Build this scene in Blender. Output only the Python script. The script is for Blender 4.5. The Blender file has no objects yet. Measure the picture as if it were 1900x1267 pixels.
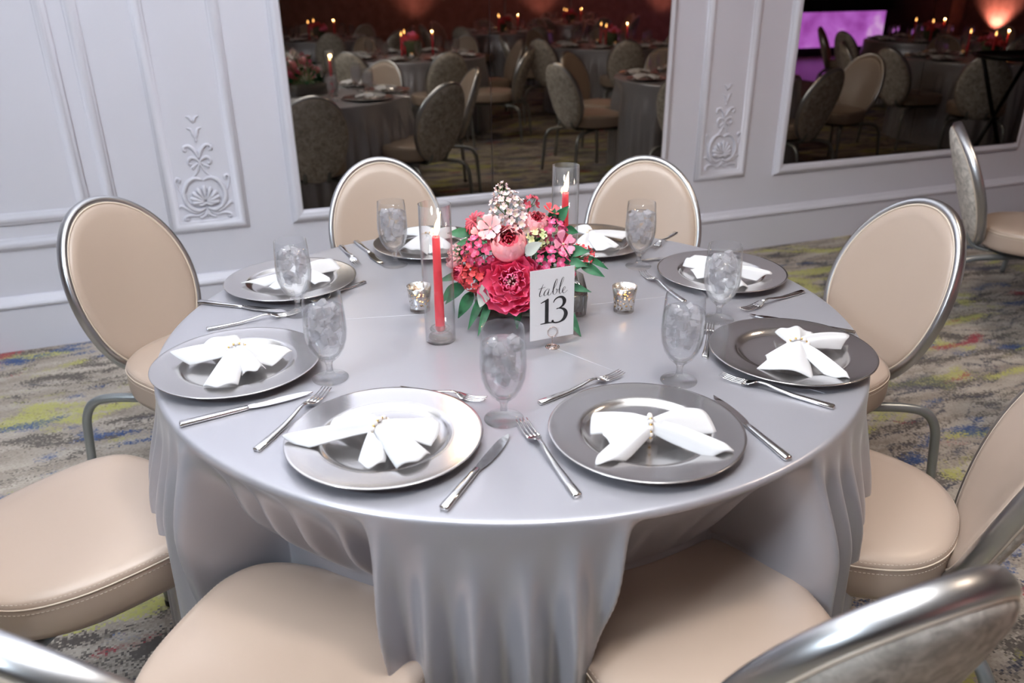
import bpy, math, random
import numpy as np
from math import sin, cos, pi, radians, sqrt
from mathutils import Vector, Matrix

# ------------------------------------------------------------------ camera, world, lights
SC = bpy.context.scene
COL = SC.collection
random.seed(13)
rng = np.random.RandomState(13)

def look_matrix(loc, tilt, roll):
    f = Vector((0, cos(tilt), -sin(tilt))); r = Vector((1, 0, 0)); u = r.cross(f)
    r2 = r * cos(roll) + u * sin(roll); u2 = u * cos(roll) - r * sin(roll)
    m = Matrix((r2, u2, -f)).transposed().to_4x4(); m.translation = Vector(loc)
    return m
cam_data = bpy.data.cameras.new('camera'); cam_data.sensor_width = 36.0; cam_data.lens = 28.07
cam_data.clip_start = 0.02
cam_data.dof.use_dof = True; cam_data.dof.focus_distance = 1.72; cam_data.dof.aperture_fstop = 3.4
cam = bpy.data.objects.new('camera', cam_data); COL.objects.link(cam)
cam.matrix_world = look_matrix((0.0006, -1.6987, 1.4569), radians(24.217), radians(-0.520))
SC.camera = cam

SC.view_settings.view_transform = 'Standard'; SC.view_settings.look = 'None'
SC.view_settings.exposure = 0.03; SC.view_settings.gamma = 1.0; SC.view_settings.use_curve_mapping = False
SC.cycles.use_denoising = True
SC.cycles.max_bounces = 10; SC.cycles.transparent_max_bounces = 24; SC.cycles.transmission_bounces = 10
SC.cycles.glossy_bounces = 6; SC.cycles.diffuse_bounces = 4
SC.cycles.sample_clamp_indirect = 6.0; SC.cycles.blur_glossy = 0.3

world = bpy.data.worlds.new('room_ambience'); SC.world = world; world.use_nodes = True
world.node_tree.nodes['Background'].inputs[0].default_value = (0.50, 0.42, 0.36, 1)
world.node_tree.nodes['Background'].inputs[1].default_value = 0.03

def area_light(name, loc, size, energy, color, target=None, shape='DISK'):
    l = bpy.data.lights.new(name, 'AREA'); l.shape = shape; l.size = size; l.energy = energy; l.color = color
    o = bpy.data.objects.new(name, l); COL.objects.link(o); o.location = loc
    if target is not None:
        o.rotation_euler = (Vector(target) - Vector(loc)).to_track_quat('-Z', 'Y').to_euler()
    return o
def spot_light(name, loc, target, energy, color, deg, soft):
    l = bpy.data.lights.new(name, 'SPOT'); l.energy = energy; l.color = color; l.spot_size = radians(deg); l.spot_blend = 0.8; l.shadow_soft_size = soft
    o = bpy.data.objects.new(name, l); COL.objects.link(o); o.location = loc
    o.rotation_euler = (Vector(target) - Vector(loc)).to_track_quat('-Z', 'Y').to_euler(); return o
# the photographer's flash, turned up at the white ceiling
spot_light('bounced_flash', (-0.10, -1.80, 1.78), (-0.45, -0.75, 3.05), 2250, (0.885, 0.935, 1.0), 96, 0.04)
area_light('ceiling_light_over_table', (0.45, -0.75, 3.0), 0.35, 24, (1.0, 0.95, 0.90), (0.05, -0.6, 0))
area_light('ceiling_light_behind_camera', (-2.3, -2.6, 2.95), 0.7, 95, (0.76, 0.88, 1.0), (-0.1, -0.8, 0.4))  # added cool fill from the left, models the front folds of the cloth
area_light('ceiling_light_next_table', (2.4, 0.2, 3.0), 0.35, 26, (1.0, 0.80, 0.62), (3.2, 0.6, 0))  # added warm fill, lifts the right side and the wall there

# ------------------------------------------------------------------ mesh helpers
def mk_mesh(name, verts, faces, mats=(), smooth=True, idx=None):
    me = bpy.data.meshes.new(name)
    me.from_pydata([tuple(map(float, v)) for v in verts], [], [tuple(f) for f in faces])
    for m in mats: me.materials.append(m)
    if idx is not None: me.polygons.foreach_set('material_index', idx)
    if smooth: me.polygons.foreach_set('use_smooth', [True] * len(me.polygons))
    me.update()
    return me

def ob(name, data, parent=None, loc=None, rot=None, scale=None, label=None, cat=None, group=None, kind=None, mat4=None):
    o = bpy.data.objects.new(name, data); COL.objects.link(o)
    if mat4 is not None: o.matrix_local = mat4
    if loc is not None: o.location = loc
    if rot is not None: o.rotation_euler = rot
    if scale is not None: o.scale = scale
    if parent is not None: o.parent = parent
    if label: o['label'] = label
    if cat: o['category'] = cat
    if group: o['group'] = group
    if kind: o['kind'] = kind
    return o

class MB:
    """collects geometry"""
    def __init__(s): s.v = []; s.f = []; s.i = []
    def add(s, v, f, mi=0):
        b = len(s.v); s.v += [tuple(map(float, x)) for x in v]; s.f += [tuple(b + i for i in q) for q in f]; s.i += [mi] * len(f)
        return s
    def mesh(s, name, mats, smooth=True): return mk_mesh(name, s.v, s.f, mats, smooth, s.i)

def box(x0, x1, y0, y1, z0, z1):
    v = [(x, y, z) for x in (x0, x1) for y in (y0, y1) for z in (z0, z1)]
    f = [(0, 1, 3, 2), (4, 6, 7, 5), (0, 4, 5, 1), (2, 3, 7, 6), (0, 2, 6, 4), (1, 5, 7, 3)]
    return v, f

def lathe(prof, n=48, closed=False):
    v = []; f = []
    m = len(prof)
    for k in range(n):
        a = 2 * pi * k / n
        for r, z in prof: v.append((r * cos(a), r * sin(a), z))
    for k in range(n):
        k2 = (k + 1) % n
        for j in range(m - 1):
            a, b, c, d = k * m + j, k2 * m + j, k2 * m + j + 1, k * m + j + 1
            if prof[j][0] < 1e-7: f.append((a, c, d))
            elif prof[j + 1][0] < 1e-7: f.append((a, b, d))
            else: f.append((a, b, c, d))
    return v, f

def sweep(path, rad, n=8, closed=False, flat=1.0, up=None, caps=True):
    """tube along path; rad scalar or list; flat scales the second axis"""
    P = [Vector(p) for p in path]; N = len(P)
    R = rad if hasattr(rad, '__len__') else [rad] * N
    T = []
    for i in range(N):
        if closed: t = P[(i + 1) % N] - P[i - 1]
        else: t = P[min(i + 1, N - 1)] - P[max(i - 1, 0)]
        T.append(t.normalized() if t.length > 1e-9 else Vector((0, 0, 1)))
    if up is not None:
        upv = Vector(up)
        frames = []
        for t in T:
            a = upv - t * upv.dot(t)
            a = a.normalized() if a.length > 1e-6 else t.orthogonal().normalized()
            frames.append((t.cross(a), a))
    else:
        a = T[0].orthogonal().normalized(); frames = []
        for i, t in enumerate(T):
            a = a - t * a.dot(t); a.normalize(); frames.append((t.cross(a), a.copy()))
    v = []; f = []
    for i in range(N):
        s, a = frames[i]
        for k in range(n):
            q = 2 * pi * k / n
            v.append(P[i] + s * (cos(q) * R[i]) + a * (sin(q) * R[i] * flat))
    for i in range(N if closed else N - 1):
        j = (i + 1) % N
        for k in range(n):
            k2 = (k + 1) % n
            f.append((i * n + k, i * n + k2, j * n + k2, j * n + k))
    if not closed and caps:
        f.append(tuple(range(n))[::-1]); f.append(tuple((N - 1) * n + k for k in range(n)))
    return v, f

def crom(pts, n=8, closed=False):
    """Catmull-Rom through points of any dimension"""
    P = [np.array(p, float) for p in pts]; N = len(P); out = []
    for i in range(N if closed else N - 1):
        if closed: a, b, c, d = P[i - 1], P[i], P[(i + 1) % N], P[(i + 2) % N]
        else: a, b, c, d = P[max(i - 1, 0)], P[i], P[i + 1], P[min(i + 2, N - 1)]
        for k in range(n):
            t = k / n
            out.append(0.5 * ((2 * b) + (c - a) * t + (2 * a - 5 * b + 4 * c - d) * t * t + (3 * b - a - 3 * c + d) * t ** 3))
    if not closed: out.append(P[-1])
    return out

def xform(v, m): return [tuple(m @ Vector(p)) for p in v]
def Rz(a): return Matrix.Rotation(a, 4, 'Z')
def Rx(a): return Matrix.Rotation(a, 4, 'X')
def Ry(a): return Matrix.Rotation(a, 4, 'Y')
def Tr(x, y, z): return Matrix.Translation((x, y, z))
def sstep(a, b, x):
    t = np.clip((x - a) / (b - a), 0, 1); return t * t * (3 - 2 * t)

# ------------------------------------------------------------------ materials
def pmat(name, col, rough=0.5, metal=0.0, **kw):
    m = bpy.data.materials.new(name); m.use_nodes = True
    b = m.node_tree.nodes['Principled BSDF']
    b.inputs['Base Color'].default_value = (*col, 1); b.inputs['Roughness'].default_value = rough; b.inputs['Metallic'].default_value = metal
    for k, val in kw.items(): b.inputs[k.replace('_', ' ')].default_value = val
    return m
def nodes(m): return m.node_tree.nodes, m.node_tree.links
def coords(m, kind='Object', scale=(1, 1, 1), rot=(0, 0, 0)):
    N, L = nodes(m); tc = N.new('ShaderNodeTexCoord'); mp = N.new('ShaderNodeMapping')
    mp.inputs['Scale'].default_value = scale; mp.inputs['Rotation'].default_value = rot
    L.new(tc.outputs[kind], mp.inputs[0]); return mp.outputs[0]
def noise(m, vec, scale, detail=3, rough=0.5, dist=0.0):
    N, L = nodes(m); t = N.new('ShaderNodeTexNoise'); t.inputs['Scale'].default_value = scale
    t.inputs['Detail'].default_value = detail; t.inputs['Roughness'].default_value = rough; t.inputs['Distortion'].default_value = dist
    if vec is not None: L.new(vec, t.inputs['Vector'])
    return t.outputs['Fac']
def ramp(m, fac, stops, interp='LINEAR'):
    N, L = nodes(m); r = N.new('ShaderNodeValToRGB'); r.color_ramp.interpolation = interp
    e = r.color_ramp.elements
    while len(e) < len(stops): e.new(0.5)
    for q, (p, c) in zip(e, stops): q.position = p; q.color = (*c, 1) if len(c) == 3 else c
    L.new(fac, r.inputs[0]); return r.outputs[0]
def mixc(m, fac, a, b, mode='MIX'):
    N, L = nodes(m); x = N.new('ShaderNodeMix'); x.data_type = 'RGBA'; x.blend_type = mode
    for s, val in ((x.inputs[0], fac), (x.inputs[6], a), (x.inputs[7], b)):
        if isinstance(val, (int, float)): s.default_value = val
        elif isinstance(val, tuple): s.default_value = (*val, 1)
        else: L.new(val, s)
    return x.outputs[2]
def mathn(m, op, a, b=0.0):
    N, L = nodes(m); x = N.new('ShaderNodeMath'); x.operation = op
    for s, val in ((x.inputs[0], a), (x.inputs[1], b)):
        if isinstance(val, (int, float)): s.default_value = val
        else: L.new(val, s)
    return x.outputs[0]
def bump(m, h, strength=0.2, dist=0.001):
    N, L = nodes(m); b = N.new('ShaderNodeBump'); b.inputs['Strength'].default_value = strength; b.inputs['Distance'].default_value = dist
    L.new(h, b.inputs['Height']); L.new(b.outputs[0], N['Principled BSDF'].inputs['Normal'])
def setcol(m, c): nodes(m)[1].new(c, nodes(m)[0]['Principled BSDF'].inputs['Base Color'])

M = {}
M['wall'] = pmat('wall_paint', (0.68, 0.68, 0.755), 0.42)
bump(M['wall'], noise(M['wall'], coords(M['wall']), 180, 2), 0.08, 0.0006)
M['ceiling'] = pmat('ceiling_paint', (0.72, 0.71, 0.70), 0.7)
M['farwall'] = pmat('far_wall_fabric', (0.30, 0.21, 0.155), 0.8)
setcol(M['farwall'], ramp(M['farwall'], noise(M['farwall'], coords(M['farwall']), 6, 4), [(0.3, (0.24, 0.16, 0.115)), (0.7, (0.36, 0.25, 0.19))]))
M['dark'] = pmat('black_drape', (0.012, 0.014, 0.02), 0.7)
M['blue_drape'] = pmat('navy_drape', (0.02, 0.05, 0.11), 0.8)
M['vinyl'] = pmat('beige_vinyl', (0.385, 0.297, 0.238), 0.34)
bump(M['vinyl'], noise(M['vinyl'], coords(M['vinyl']), 420, 2), 0.10, 0.0005)
M['piping'] = pmat('cream_piping', (0.62, 0.52, 0.42), 0.35)
M['stitch'] = pmat('cream_thread', (0.68, 0.60, 0.52), 0.6)
M['fabric'] = pmat('mottled_jacquard', (0.45, 0.43, 0.38), 0.75)
_v = coords(M['fabric'])
_f = noise(M['fabric'], _v, 34, 4, 0.65, 0.8)
setcol(M['fabric'], ramp(M['fabric'], _f, [(0.36, (0.33, 0.30, 0.265)), (0.50, (0.52, 0.48, 0.43)), (0.64, (0.70, 0.65, 0.59))]))
bump(M['fabric'], noise(M['fabric'], _v, 260, 2), 0.25, 0.001)
M['rim'] = pmat('brushed_steel', (0.48, 0.48, 0.49), 0.33, 1.0)
M['leg'] = pmat('pewter_lacquer', (0.30, 0.32, 0.325), 0.34, 0.75)
M['black'] = pmat('black_plastic', (0.015, 0.015, 0.016), 0.45)
M['satin'] = pmat('silver_grey_satin', (0.39, 0.385, 0.42), 0.30, 0.45, Sheen_Weight=0.2, Sheen_Roughness=0.4)
_v = coords(M['satin'])
bump(M['satin'], mathn(M['satin'], 'ADD', noise(M['satin'], _v, 7, 2), mathn(M['satin'], 'MULTIPLY', noise(M['satin'], _v, 900, 1), 0.05)), 0.12, 0.01)
M['seam'] = pmat('satin_seam_thread', (0.62, 0.62, 0.66), 0.4, 0.2)  # bright line of a fold crease, put into a paler colour
M['plate'] = pmat('silver_lacquer', (0.62, 0.60, 0.59), 0.20, 0.97, Coat_Weight=0.25, Coat_Roughness=0.04)
_v = coords(M['plate'])
_N, _L = nodes(M['plate']); _g = _N.new('ShaderNodeVectorMath'); _g.operation = 'LENGTH'; _L.new(_v, _g.inputs[0])
_r = _N.new('ShaderNodeTexNoise'); _r.noise_dimensions = '1D'; _r.inputs['Scale'].default_value = 900; _L.new(_g.outputs['Value'], _r.inputs['W'])
bump(M['plate'], _r.outputs['Fac'], 0.05, 0.0004)
M['plate_base'] = pmat('plate_underside', (0.05, 0.05, 0.05), 0.6)
M['steel'] = pmat('polished_flatware', (0.72, 0.71, 0.70), 0.10, 1.0)
M['napkin'] = pmat('white_napkin', (0.66, 0.66, 0.68), 0.85)
bump(M['napkin'], noise(M['napkin'], coords(M['napkin']), 700, 2), 0.15, 0.0006)
M['pearl'] = pmat('pearl', (0.88, 0.83, 0.80), 0.18, 0.0, Coat_Weight=0.6)
M['gold'] = pmat('gold_bead', (0.85, 0.58, 0.22), 0.22, 1.0)
M['paper'] = pmat('white_card', (0.86, 0.86, 0.88), 0.55)
M['ink'] = pmat('black_ink', (0.01, 0.01, 0.012), 0.5)
M['wire'] = pmat('rose_gold_wire', (0.62, 0.50, 0.45), 0.25, 1.0)
M['wick'] = pmat('wick', (0.02, 0.015, 0.01), 0.9)
M['wax_red'] = pmat('coral_wax', (0.80, 0.045, 0.075), 0.38, 0.0, Subsurface_Weight=0.25, Subsurface_Scale=0.006)
nodes(M['wax_red'])[0]['Principled BSDF'].inputs['Subsurface Radius'].default_value = (1.0, 0.25, 0.2)
M['wax_white'] = pmat('white_wax', (0.85, 0.78, 0.68), 0.4)
M['black_metal'] = pmat('black_metal', (0.008, 0.008, 0.009), 0.4, 0.5)
M['parquet'] = pmat('parquet', (0.20, 0.11, 0.06), 0.25)

def emit(name, col, strength):
    m = bpy.data.materials.new(name); m.use_nodes = True; N, L = nodes(m); N.remove(N['Principled BSDF'])
    e = N.new('ShaderNodeEmission'); e.inputs[0].default_value = (*col, 1); e.inputs[1].default_value = strength
    L.new(e.outputs[0], N['Material Output'].inputs[0]); return m
M['flame'] = emit('candle_flame', (1.0, 0.62, 0.25), 28)
M['flame_far'] = emit('candle_flame_far', (1.0, 0.50, 0.16), 16)
M['bulb_pink'] = emit('pink_uplight_lens', (1.0, 0.35, 0.35), 4)

def thin_glass(name, tint=(1, 1, 1), edge=0.75, gloss_rough=0.0, boost=0.03):
    m = bpy.data.materials.new(name); m.use_nodes = True; N, L = nodes(m); N.remove(N['Principled BSDF'])
    tr = N.new('ShaderNodeBsdfTransparent'); tr.inputs[0].default_value = (*tint, 1)
    gl = N.new('ShaderNodeBsdfGlossy'); gl.inputs['Roughness'].default_value = gloss_rough
    lw = N.new('ShaderNodeLayerWeight'); lw.inputs['Blend'].default_value = 0.5
    f = mathn(m, 'POWER', lw.outputs['Facing'], 4.0); f = mathn(m, 'MULTIPLY', f, edge); f = mathn(m, 'ADD', f, boost)
    mx = N.new('ShaderNodeMixShader'); L.new(f, mx.inputs[0])
    L.new(tr.outputs[0], mx.inputs[1]); L.new(gl.outputs[0], mx.inputs[2]); L.new(mx.outputs[0], N['Material Output'].inputs[0])
    return m
M['glass'] = thin_glass('clear_glass', (0.975, 0.98, 0.985))
M['hurricane'] = thin_glass('hurricane_glass', (0.985, 0.98, 0.975), 0.95, 0.0, 0.045)

def mix_clear(name, base, clear, bump_scale=None, bump_strength=0.4):
    """a refracting body part of whose light passes straight through"""
    N, L = nodes(base); b = N['Principled BSDF']
    tr = N.new('ShaderNodeBsdfTransparent'); mx = N.new('ShaderNodeMixShader'); mx.inputs[0].default_value = 1 - clear
    L.new(tr.outputs[0], mx.inputs[1]); L.new(b.outputs[0], mx.inputs[2]); L.new(mx.outputs[0], N['Material Output'].inputs[0])
    if bump_scale:
        bump(base, noise(base, coords(base), bump_scale, 3, 0.6, 0.4), bump_strength, 0.002)
    return base
M['solid_glass'] = mix_clear('solid_glass', pmat('solid_glass', (0.98, 0.98, 0.98), 0.0, 0.0, Transmission_Weight=1.0, IOR=1.45), 0.55)
M['water'] = mix_clear('ice_water', pmat('ice_water', (0.97, 0.97, 0.98), 0.03, 0.0, Transmission_Weight=1.0, IOR=1.22), 0.55, 90, 0.3)
M['ice'] = mix_clear('cloudy_ice', pmat('cloudy_ice', (0.93, 0.91, 0.95), 0.14, 0.0, Transmission_Weight=0.35, IOR=1.3), 0.50, 160, 0.6)
M['mirror'] = pmat('mirror_glass', (0.245, 0.22, 0.188), 0.0, 1.0)
M['mercury'] = pmat('mercury_glass', (0.70, 0.69, 0.68), 0.26, 0.85)
_N, _L = nodes(M['mercury'])
_n = noise(M['mercury'], coords(M['mercury']), 190, 2)
_s = ramp(M['mercury'], _n, [(0.57, (0, 0, 0)), (0.62, (1, 1, 1))])
_t = _N.new('ShaderNodeBsdfTransparent'); _t.inputs[0].default_value = (1.0, 0.86, 0.65, 1)
_m = _N.new('ShaderNodeMixShader'); _L.new(_s, _m.inputs[0]); _L.new(_N['Principled BSDF'].outputs[0], _m.inputs[1]); _L.new(_t.outputs[0], _m.inputs[2]); _L.new(_m.outputs[0], _N['Material Output'].inputs[0])
M['vase'] = thin_glass('ribbed_grey_glass', (0.62, 0.60, 0.56), 0.75, 0.08, 0.16)
M['foam'] = pmat('moss_in_vase', (0.10, 0.12, 0.06), 0.9)

def petal_mat(name, a, b, lo=0.0, hi=1.0, sss=0.1):
    """petal colour runs from base to tip along the petal's own stored length"""
    m = pmat(name, a, 0.55); N, L = nodes(m); at = N.new('ShaderNodeAttribute'); at.attribute_name = 'along'
    c = ramp(m, at.outputs['Fac'], [(lo, a), (hi, b)]); n = noise(m, coords(m), 120, 2)
    setcol(m, mixc(m, mathn(m, 'MULTIPLY', n, 0.12), c, (1.0, 0.75, 0.80)))
    N['Principled BSDF'].inputs['Subsurface Weight'].default_value = sss
    N['Principled BSDF'].inputs['Subsurface Scale'].default_value = 0.004
    return m
M['hot_pink'] = petal_mat('hot_pink_petal', (0.80, 0.025, 0.13), (0.97, 0.15, 0.34), 0.15, 0.95)
M['soft_pink'] = petal_mat('soft_pink_petal', (0.88, 0.22, 0.28), (0.94, 0.43, 0.47), 0.2, 0.9)
M['deep_pink'] = petal_mat('rose_pink_petal', (0.70, 0.03, 0.10), (0.82, 0.10, 0.17), 0.0, 0.9)
M['blush'] = petal_mat('blush_petal', (0.80, 0.30, 0.36), (0.88, 0.56, 0.58), 0.1, 0.9)
M['magenta'] = petal_mat('magenta_petal', (0.82, 0.30, 0.50), (0.50, 0.008, 0.11), 0.0, 0.32)
M['pink_blossom'] = petal_mat('pink_blossom_petal', (0.86, 0.26, 0.42), (0.90, 0.34, 0.48), 0.1, 0.9)
M['red'] = petal_mat('scarlet_petal', (0.45, 0.005, 0.012), (0.72, 0.02, 0.03), 0.1, 0.9)
M['crimson'] = petal_mat('crimson_petal', (0.30, 0.003, 0.02), (0.50, 0.006, 0.04), 0.1, 0.9)
M['lilac'] = petal_mat('cream_lilac_petal', (0.62, 0.52, 0.36), (0.76, 0.58, 0.62), 0.0, 0.7)
M['green_petal'] = petal_mat('lime_petal', (0.42, 0.48, 0.14), (0.68, 0.72, 0.40), 0.0, 0.8)
M['stamen'] = pmat('pale_stamens', (0.90, 0.55, 0.55), 0.6)
M['stem'] = pmat('flower_stem', (0.08, 0.16, 0.05), 0.6)
M['leaf'] = pmat('green_leaf', (0.035, 0.16, 0.075), 0.5, 0.0, Specular_IOR_Level=0.25)
setcol(M['leaf'], ramp(M['leaf'], noise(M['leaf'], coords(M['leaf']), 40, 3), [(0.3, (0.008, 0.055, 0.022)), (0.7, (0.024, 0.125, 0.052))]))
M['sage'] = pmat('sage_leaf', (0.42, 0.46, 0.42), 0.8)

# carpet
M['carpet'] = pmat('patterned_carpet', (0.4, 0.36, 0.32), 0.95)
m = M['carpet']
YAW = radians(69.236)
N, L = nodes(m)
_tc = N.new('ShaderNodeTexCoord'); _rt = N.new('ShaderNodeMapping'); _rt.inputs['Rotation'].default_value = (0, 0, -(pi / 2 - YAW)); L.new(_tc.outputs['Object'], _rt.inputs[0])
_sn = N.new('ShaderNodeVectorMath'); _sn.operation = 'SNAP'; _sn.inputs[1].default_value = (.006, .006, 1); L.new(_rt.outputs[0], _sn.inputs[0])
_wn = N.new('ShaderNodeTexWhiteNoise'); _wn.noise_dimensions = '3D'; L.new(_sn.outputs[0], _wn.inputs[0])
_of = N.new('ShaderNodeVectorMath'); _of.operation = 'MULTIPLY_ADD'; _of.inputs[1].default_value = (.05, .022, 0); L.new(_wn.outputs['Color'], _of.inputs[0]); L.new(_sn.outputs[0], _of.inputs[2])
vs = _of.outputs[0]                      # tufts: each picks its yarn a little off
def strc(scale, off=(0, 0, 0)):
    mp = N.new('ShaderNodeMapping'); mp.inputs['Scale'].default_value = scale; mp.inputs['Location'].default_value = off; L.new(vs, mp.inputs[0]); return mp.outputs[0]
vst = strc((0.55, 2.2, 1))
_o2 = N.new('ShaderNodeVectorMath'); _o2.operation = 'MULTIPLY_ADD'; _o2.inputs[1].default_value = (.010, .010, 0); L.new(_wn.outputs['Color'], _o2.inputs[0]); L.new(_sn.outputs[0], _o2.inputs[2]); vfine = _o2.outputs[0]
_sx = N.new('ShaderNodeSeparateXYZ'); L.new(_tc.outputs['Object'], _sx.inputs[0])
base = ramp(m, noise(m, vst, 7, 6, 0.72, 0.5), [(0.30, (0.17, 0.14, 0.118)), (0.46, (0.31, 0.265, 0.222)), (0.66, (0.46, 0.405, 0.35))])
dk = ramp(m, noise(m, vst, 4.2, 8, 0.78, 0.9), [(0.52, (0, 0, 0)), (0.56, (1, 1, 1))])
c = mixc(m, mathn(m, 'MULTIPLY', dk, 0.85), base, (0.06, 0.05, 0.045))
# scroll lines of the pattern (rings bent by noise), on part of the field
N, L = nodes(m)
wv = N.new('ShaderNodeTexWave'); wv.wave_type = 'RINGS'; wv.inputs['Scale'].default_value = 1.25; wv.inputs['Distortion'].default_value = 11.0
wv.inputs['Detail'].default_value = 2.5; wv.inputs['Detail Scale'].default_value = 1.6; L.new(vfine, wv.inputs['Vector'])
sc_ = ramp(m, wv.outputs['Fac'], [(0.38, (0, 0, 0)), (0.45, (1, 1, 1)), (0.57, (1, 1, 1)), (0.64, (0, 0, 0))])
mx_ = ramp(m, mathn(m, 'ADD', _sx.outputs['X'], mathn(m, 'MULTIPLY', noise(m, vs, 1.6, 2), 0.8)), [(0.70, (0, 0, 0)), (1.0, (1, 1, 1))])
my_ = ramp(m, mathn(m, 'ADD', mathn(m, 'MULTIPLY', _sx.outputs['Y'], -1.0), mathn(m, 'MULTIPLY', noise(m, vs, 1.6, 2), 0.5)), [(0.60, (0, 0, 0)), (0.9, (1, 1, 1))])
msk = mathn(m, 'MAXIMUM', mx_, my_)
grain = ramp(m, noise(m, vs, 60, 3, 0.7), [(0.42, (0, 0, 0)), (0.56, (1, 1, 1))])
c = mixc(m, mathn(m, 'MULTIPLY', mathn(m, 'MULTIPLY', sc_, msk), mathn(m, 'MULTIPLY', grain, 0.9)), c, (0.03, 0.035, 0.06))
def blot(scale, lo, hi, col, off, amount=0.9):
    global c
    vv = strc((0.75, 1.7, 1), off)
    f = ramp(m, noise(m, vv, scale, 4, 0.6, 0.5), [(lo, (0, 0, 0)), (hi, (1, 1, 1))])
    g = ramp(m, noise(m, vv, 55, 3, 0.7), [(0.34, (0.25, 0.25, 0.25)), (0.52, (1, 1, 1))])
    c = mixc(m, mathn(m, 'MULTIPLY', mathn(m, 'MULTIPLY', f, g), amount), c, col)
blot(3.0, 0.565, 0.60, (0.40, 0.385, 0.11), (3.1, 1.7, 0))
blot(3.3, 0.59, 0.625, (0.022, 0.065, 0.19), (7.7, 4.2, 0))
blot(3.4, 0.63, 0.66, (0.28, 0.022, 0.04), (1.3, 9.1, 0))
blot(2.8, 0.60, 0.66, (0.035, 0.04, 0.07), (12.3, 5.6, 0), 0.8)
setcol(m, c)
bump(m, noise(m, vs, 420, 2), 0.5, 0.004)

# ------------------------------------------------------------------ room
Wv = Vector((sin(YAW), cos(YAW), 0)); Nv = Vector((cos(YAW), -sin(YAW), 0))   # along the mirror wall, out of the wall
WALL_D = -2.1574                                                            # baseboard face
FACE = -0.022                                                               # wall face behind it
ROOM = Matrix(((Wv.x, Nv.x, 0, 0), (Wv.y, Nv.y, 0, 0), (0, 0, 1, 0), (0, 0, 0, 1)))
ROOM.translation = Nv * WALL_D          # local x along wall, local y out from wall, z up
CEIL = 3.05; XL, XR, YF = -6.0, 19.0, 14.5

def room_obj(name, v, f, mat, smooth=False, kind='structure', parent=None, **kw):
    me = mk_mesh(name, v, f, [mat], smooth)
    return ob(name, me, parent=parent, mat4=None if parent else ROOM, kind=kind if parent is None else None, **kw)

floor_me = mk_mesh('floor', *box(-9, 26, -18, 14, -0.05, 0.0), [M['carpet']], False)
ob('floor', floor_me, kind='structure')
wall_back = room_obj('wall_back', *box(XL, XR, FACE - 0.2, FACE, 0, CEIL), M['wall'])
room_obj('ceiling', *box(XL, XR, FACE - 0.2, YF + 0.2, CEIL, CEIL + 0.1), M['ceiling'])
room_obj('wall_far', *box(XL, XR, YF, YF + 0.2, 0, CEIL), M['farwall'])
room_obj('wall_left', *box(XL - 0.2, XL, FACE - 0.2, YF + 0.2, 0, CEIL), M['farwall'])
room_obj('wall_right', *box(XR, XR + 0.2, FACE - 0.2, YF + 0.2, 0, CEIL), M['farwall'])
room_obj('floor_parquet', *box(8.2, 14.5, 6.2, 10.4, 0.0, 0.008), M['parquet'])

def extrude_x(prof, x0, x1):
    n = len(prof); v = [(x0, a, b) for a, b in prof] + [(x1, a, b) for a, b in prof]
    f = [(i, (i + 1) % n, n + (i + 1) % n, n + i) for i in range(n)] + [tuple(range(n))[::-1], tuple(range(n, 2 * n))]
    return v, f
base_prof = [(FACE - .005, 0), (0, 0), (0, .186), (-.004, .190), (.004, .194), (.010, .200), (.012, .208), (.008, .218), (-.002, .226), (-.008, .234), (-.014, .243), (FACE - .005, .243)]
room_obj('baseboard_back', *extrude_x(base_prof, XL, XR), M['wall'])

def frame_ring(x0, x1, z0, z1, prof):
    """mitred picture-frame moulding; prof = [(inset, out)]"""
    n = len(prof); v = []; f = []
    for cx, cz, sx, sz in ((x0, z0, 1, 1), (x1, z0, -1, 1), (x1, z1, -1, -1), (x0, z1, 1, -1)):
        for d, o in prof: v.append((cx + sx * d, FACE + o, cz + sz * d))
    for k in range(4):
        for j in range(n - 1):
            a = k * n + j; b = ((k + 1) % 4) * n + j
            f.append((a, b, b + 1, a + 1))
    return v, f
def rounded_prof(pts): return pts
PANEL = [(0, -.002), (0, .006), (.003, .009), (.007, .009), (.009, .014), (.013, .018), (.020, .021), (.028, .021), (.034, .017), (.038, .011), (.042, .009), (.046, .009), (.048, .006), (.050, -.002)]
MIRF = [(0, -.002), (0, .007), (.003, .010), (.008, .010), (.010, .017), (.016, .024), (.024, .028), (.032, .028), (.038, .025), (.044, .026), (.049, .024), (.054, .016), (.056, .004), (.056, -.002)]
SLIM = [(0, -.002), (0, .006), (.004, .009), (.008, .010), (.012, .016), (.020, .019), (.028, .016), (.033, .010), (.038, .009), (.041, .006), (.043, -.002)]
TOPZ = 2.02
def trim(name, x0, x1, z0, prof, **kw):
    return room_obj(name, *frame_ring(x0, x1, z0, TOPZ, prof), M['wall'], True, **kw)
trim('trim_1', -0.795, -0.457, 0.443, PANEL)
trim('trim_2', 1.915, 2.248, 0.437, PANEL)
trim('trim_3', -2.95, -0.981, 0.443, [(a * 1.06, b) for a, b in PANEL])
trim('trim_4', -2.84, -1.087, 0.551, [(a * 1.2, b) for a, b in SLIM])
trim('trim_5', 4.58, 4.92, 0.437, PANEL)

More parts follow.
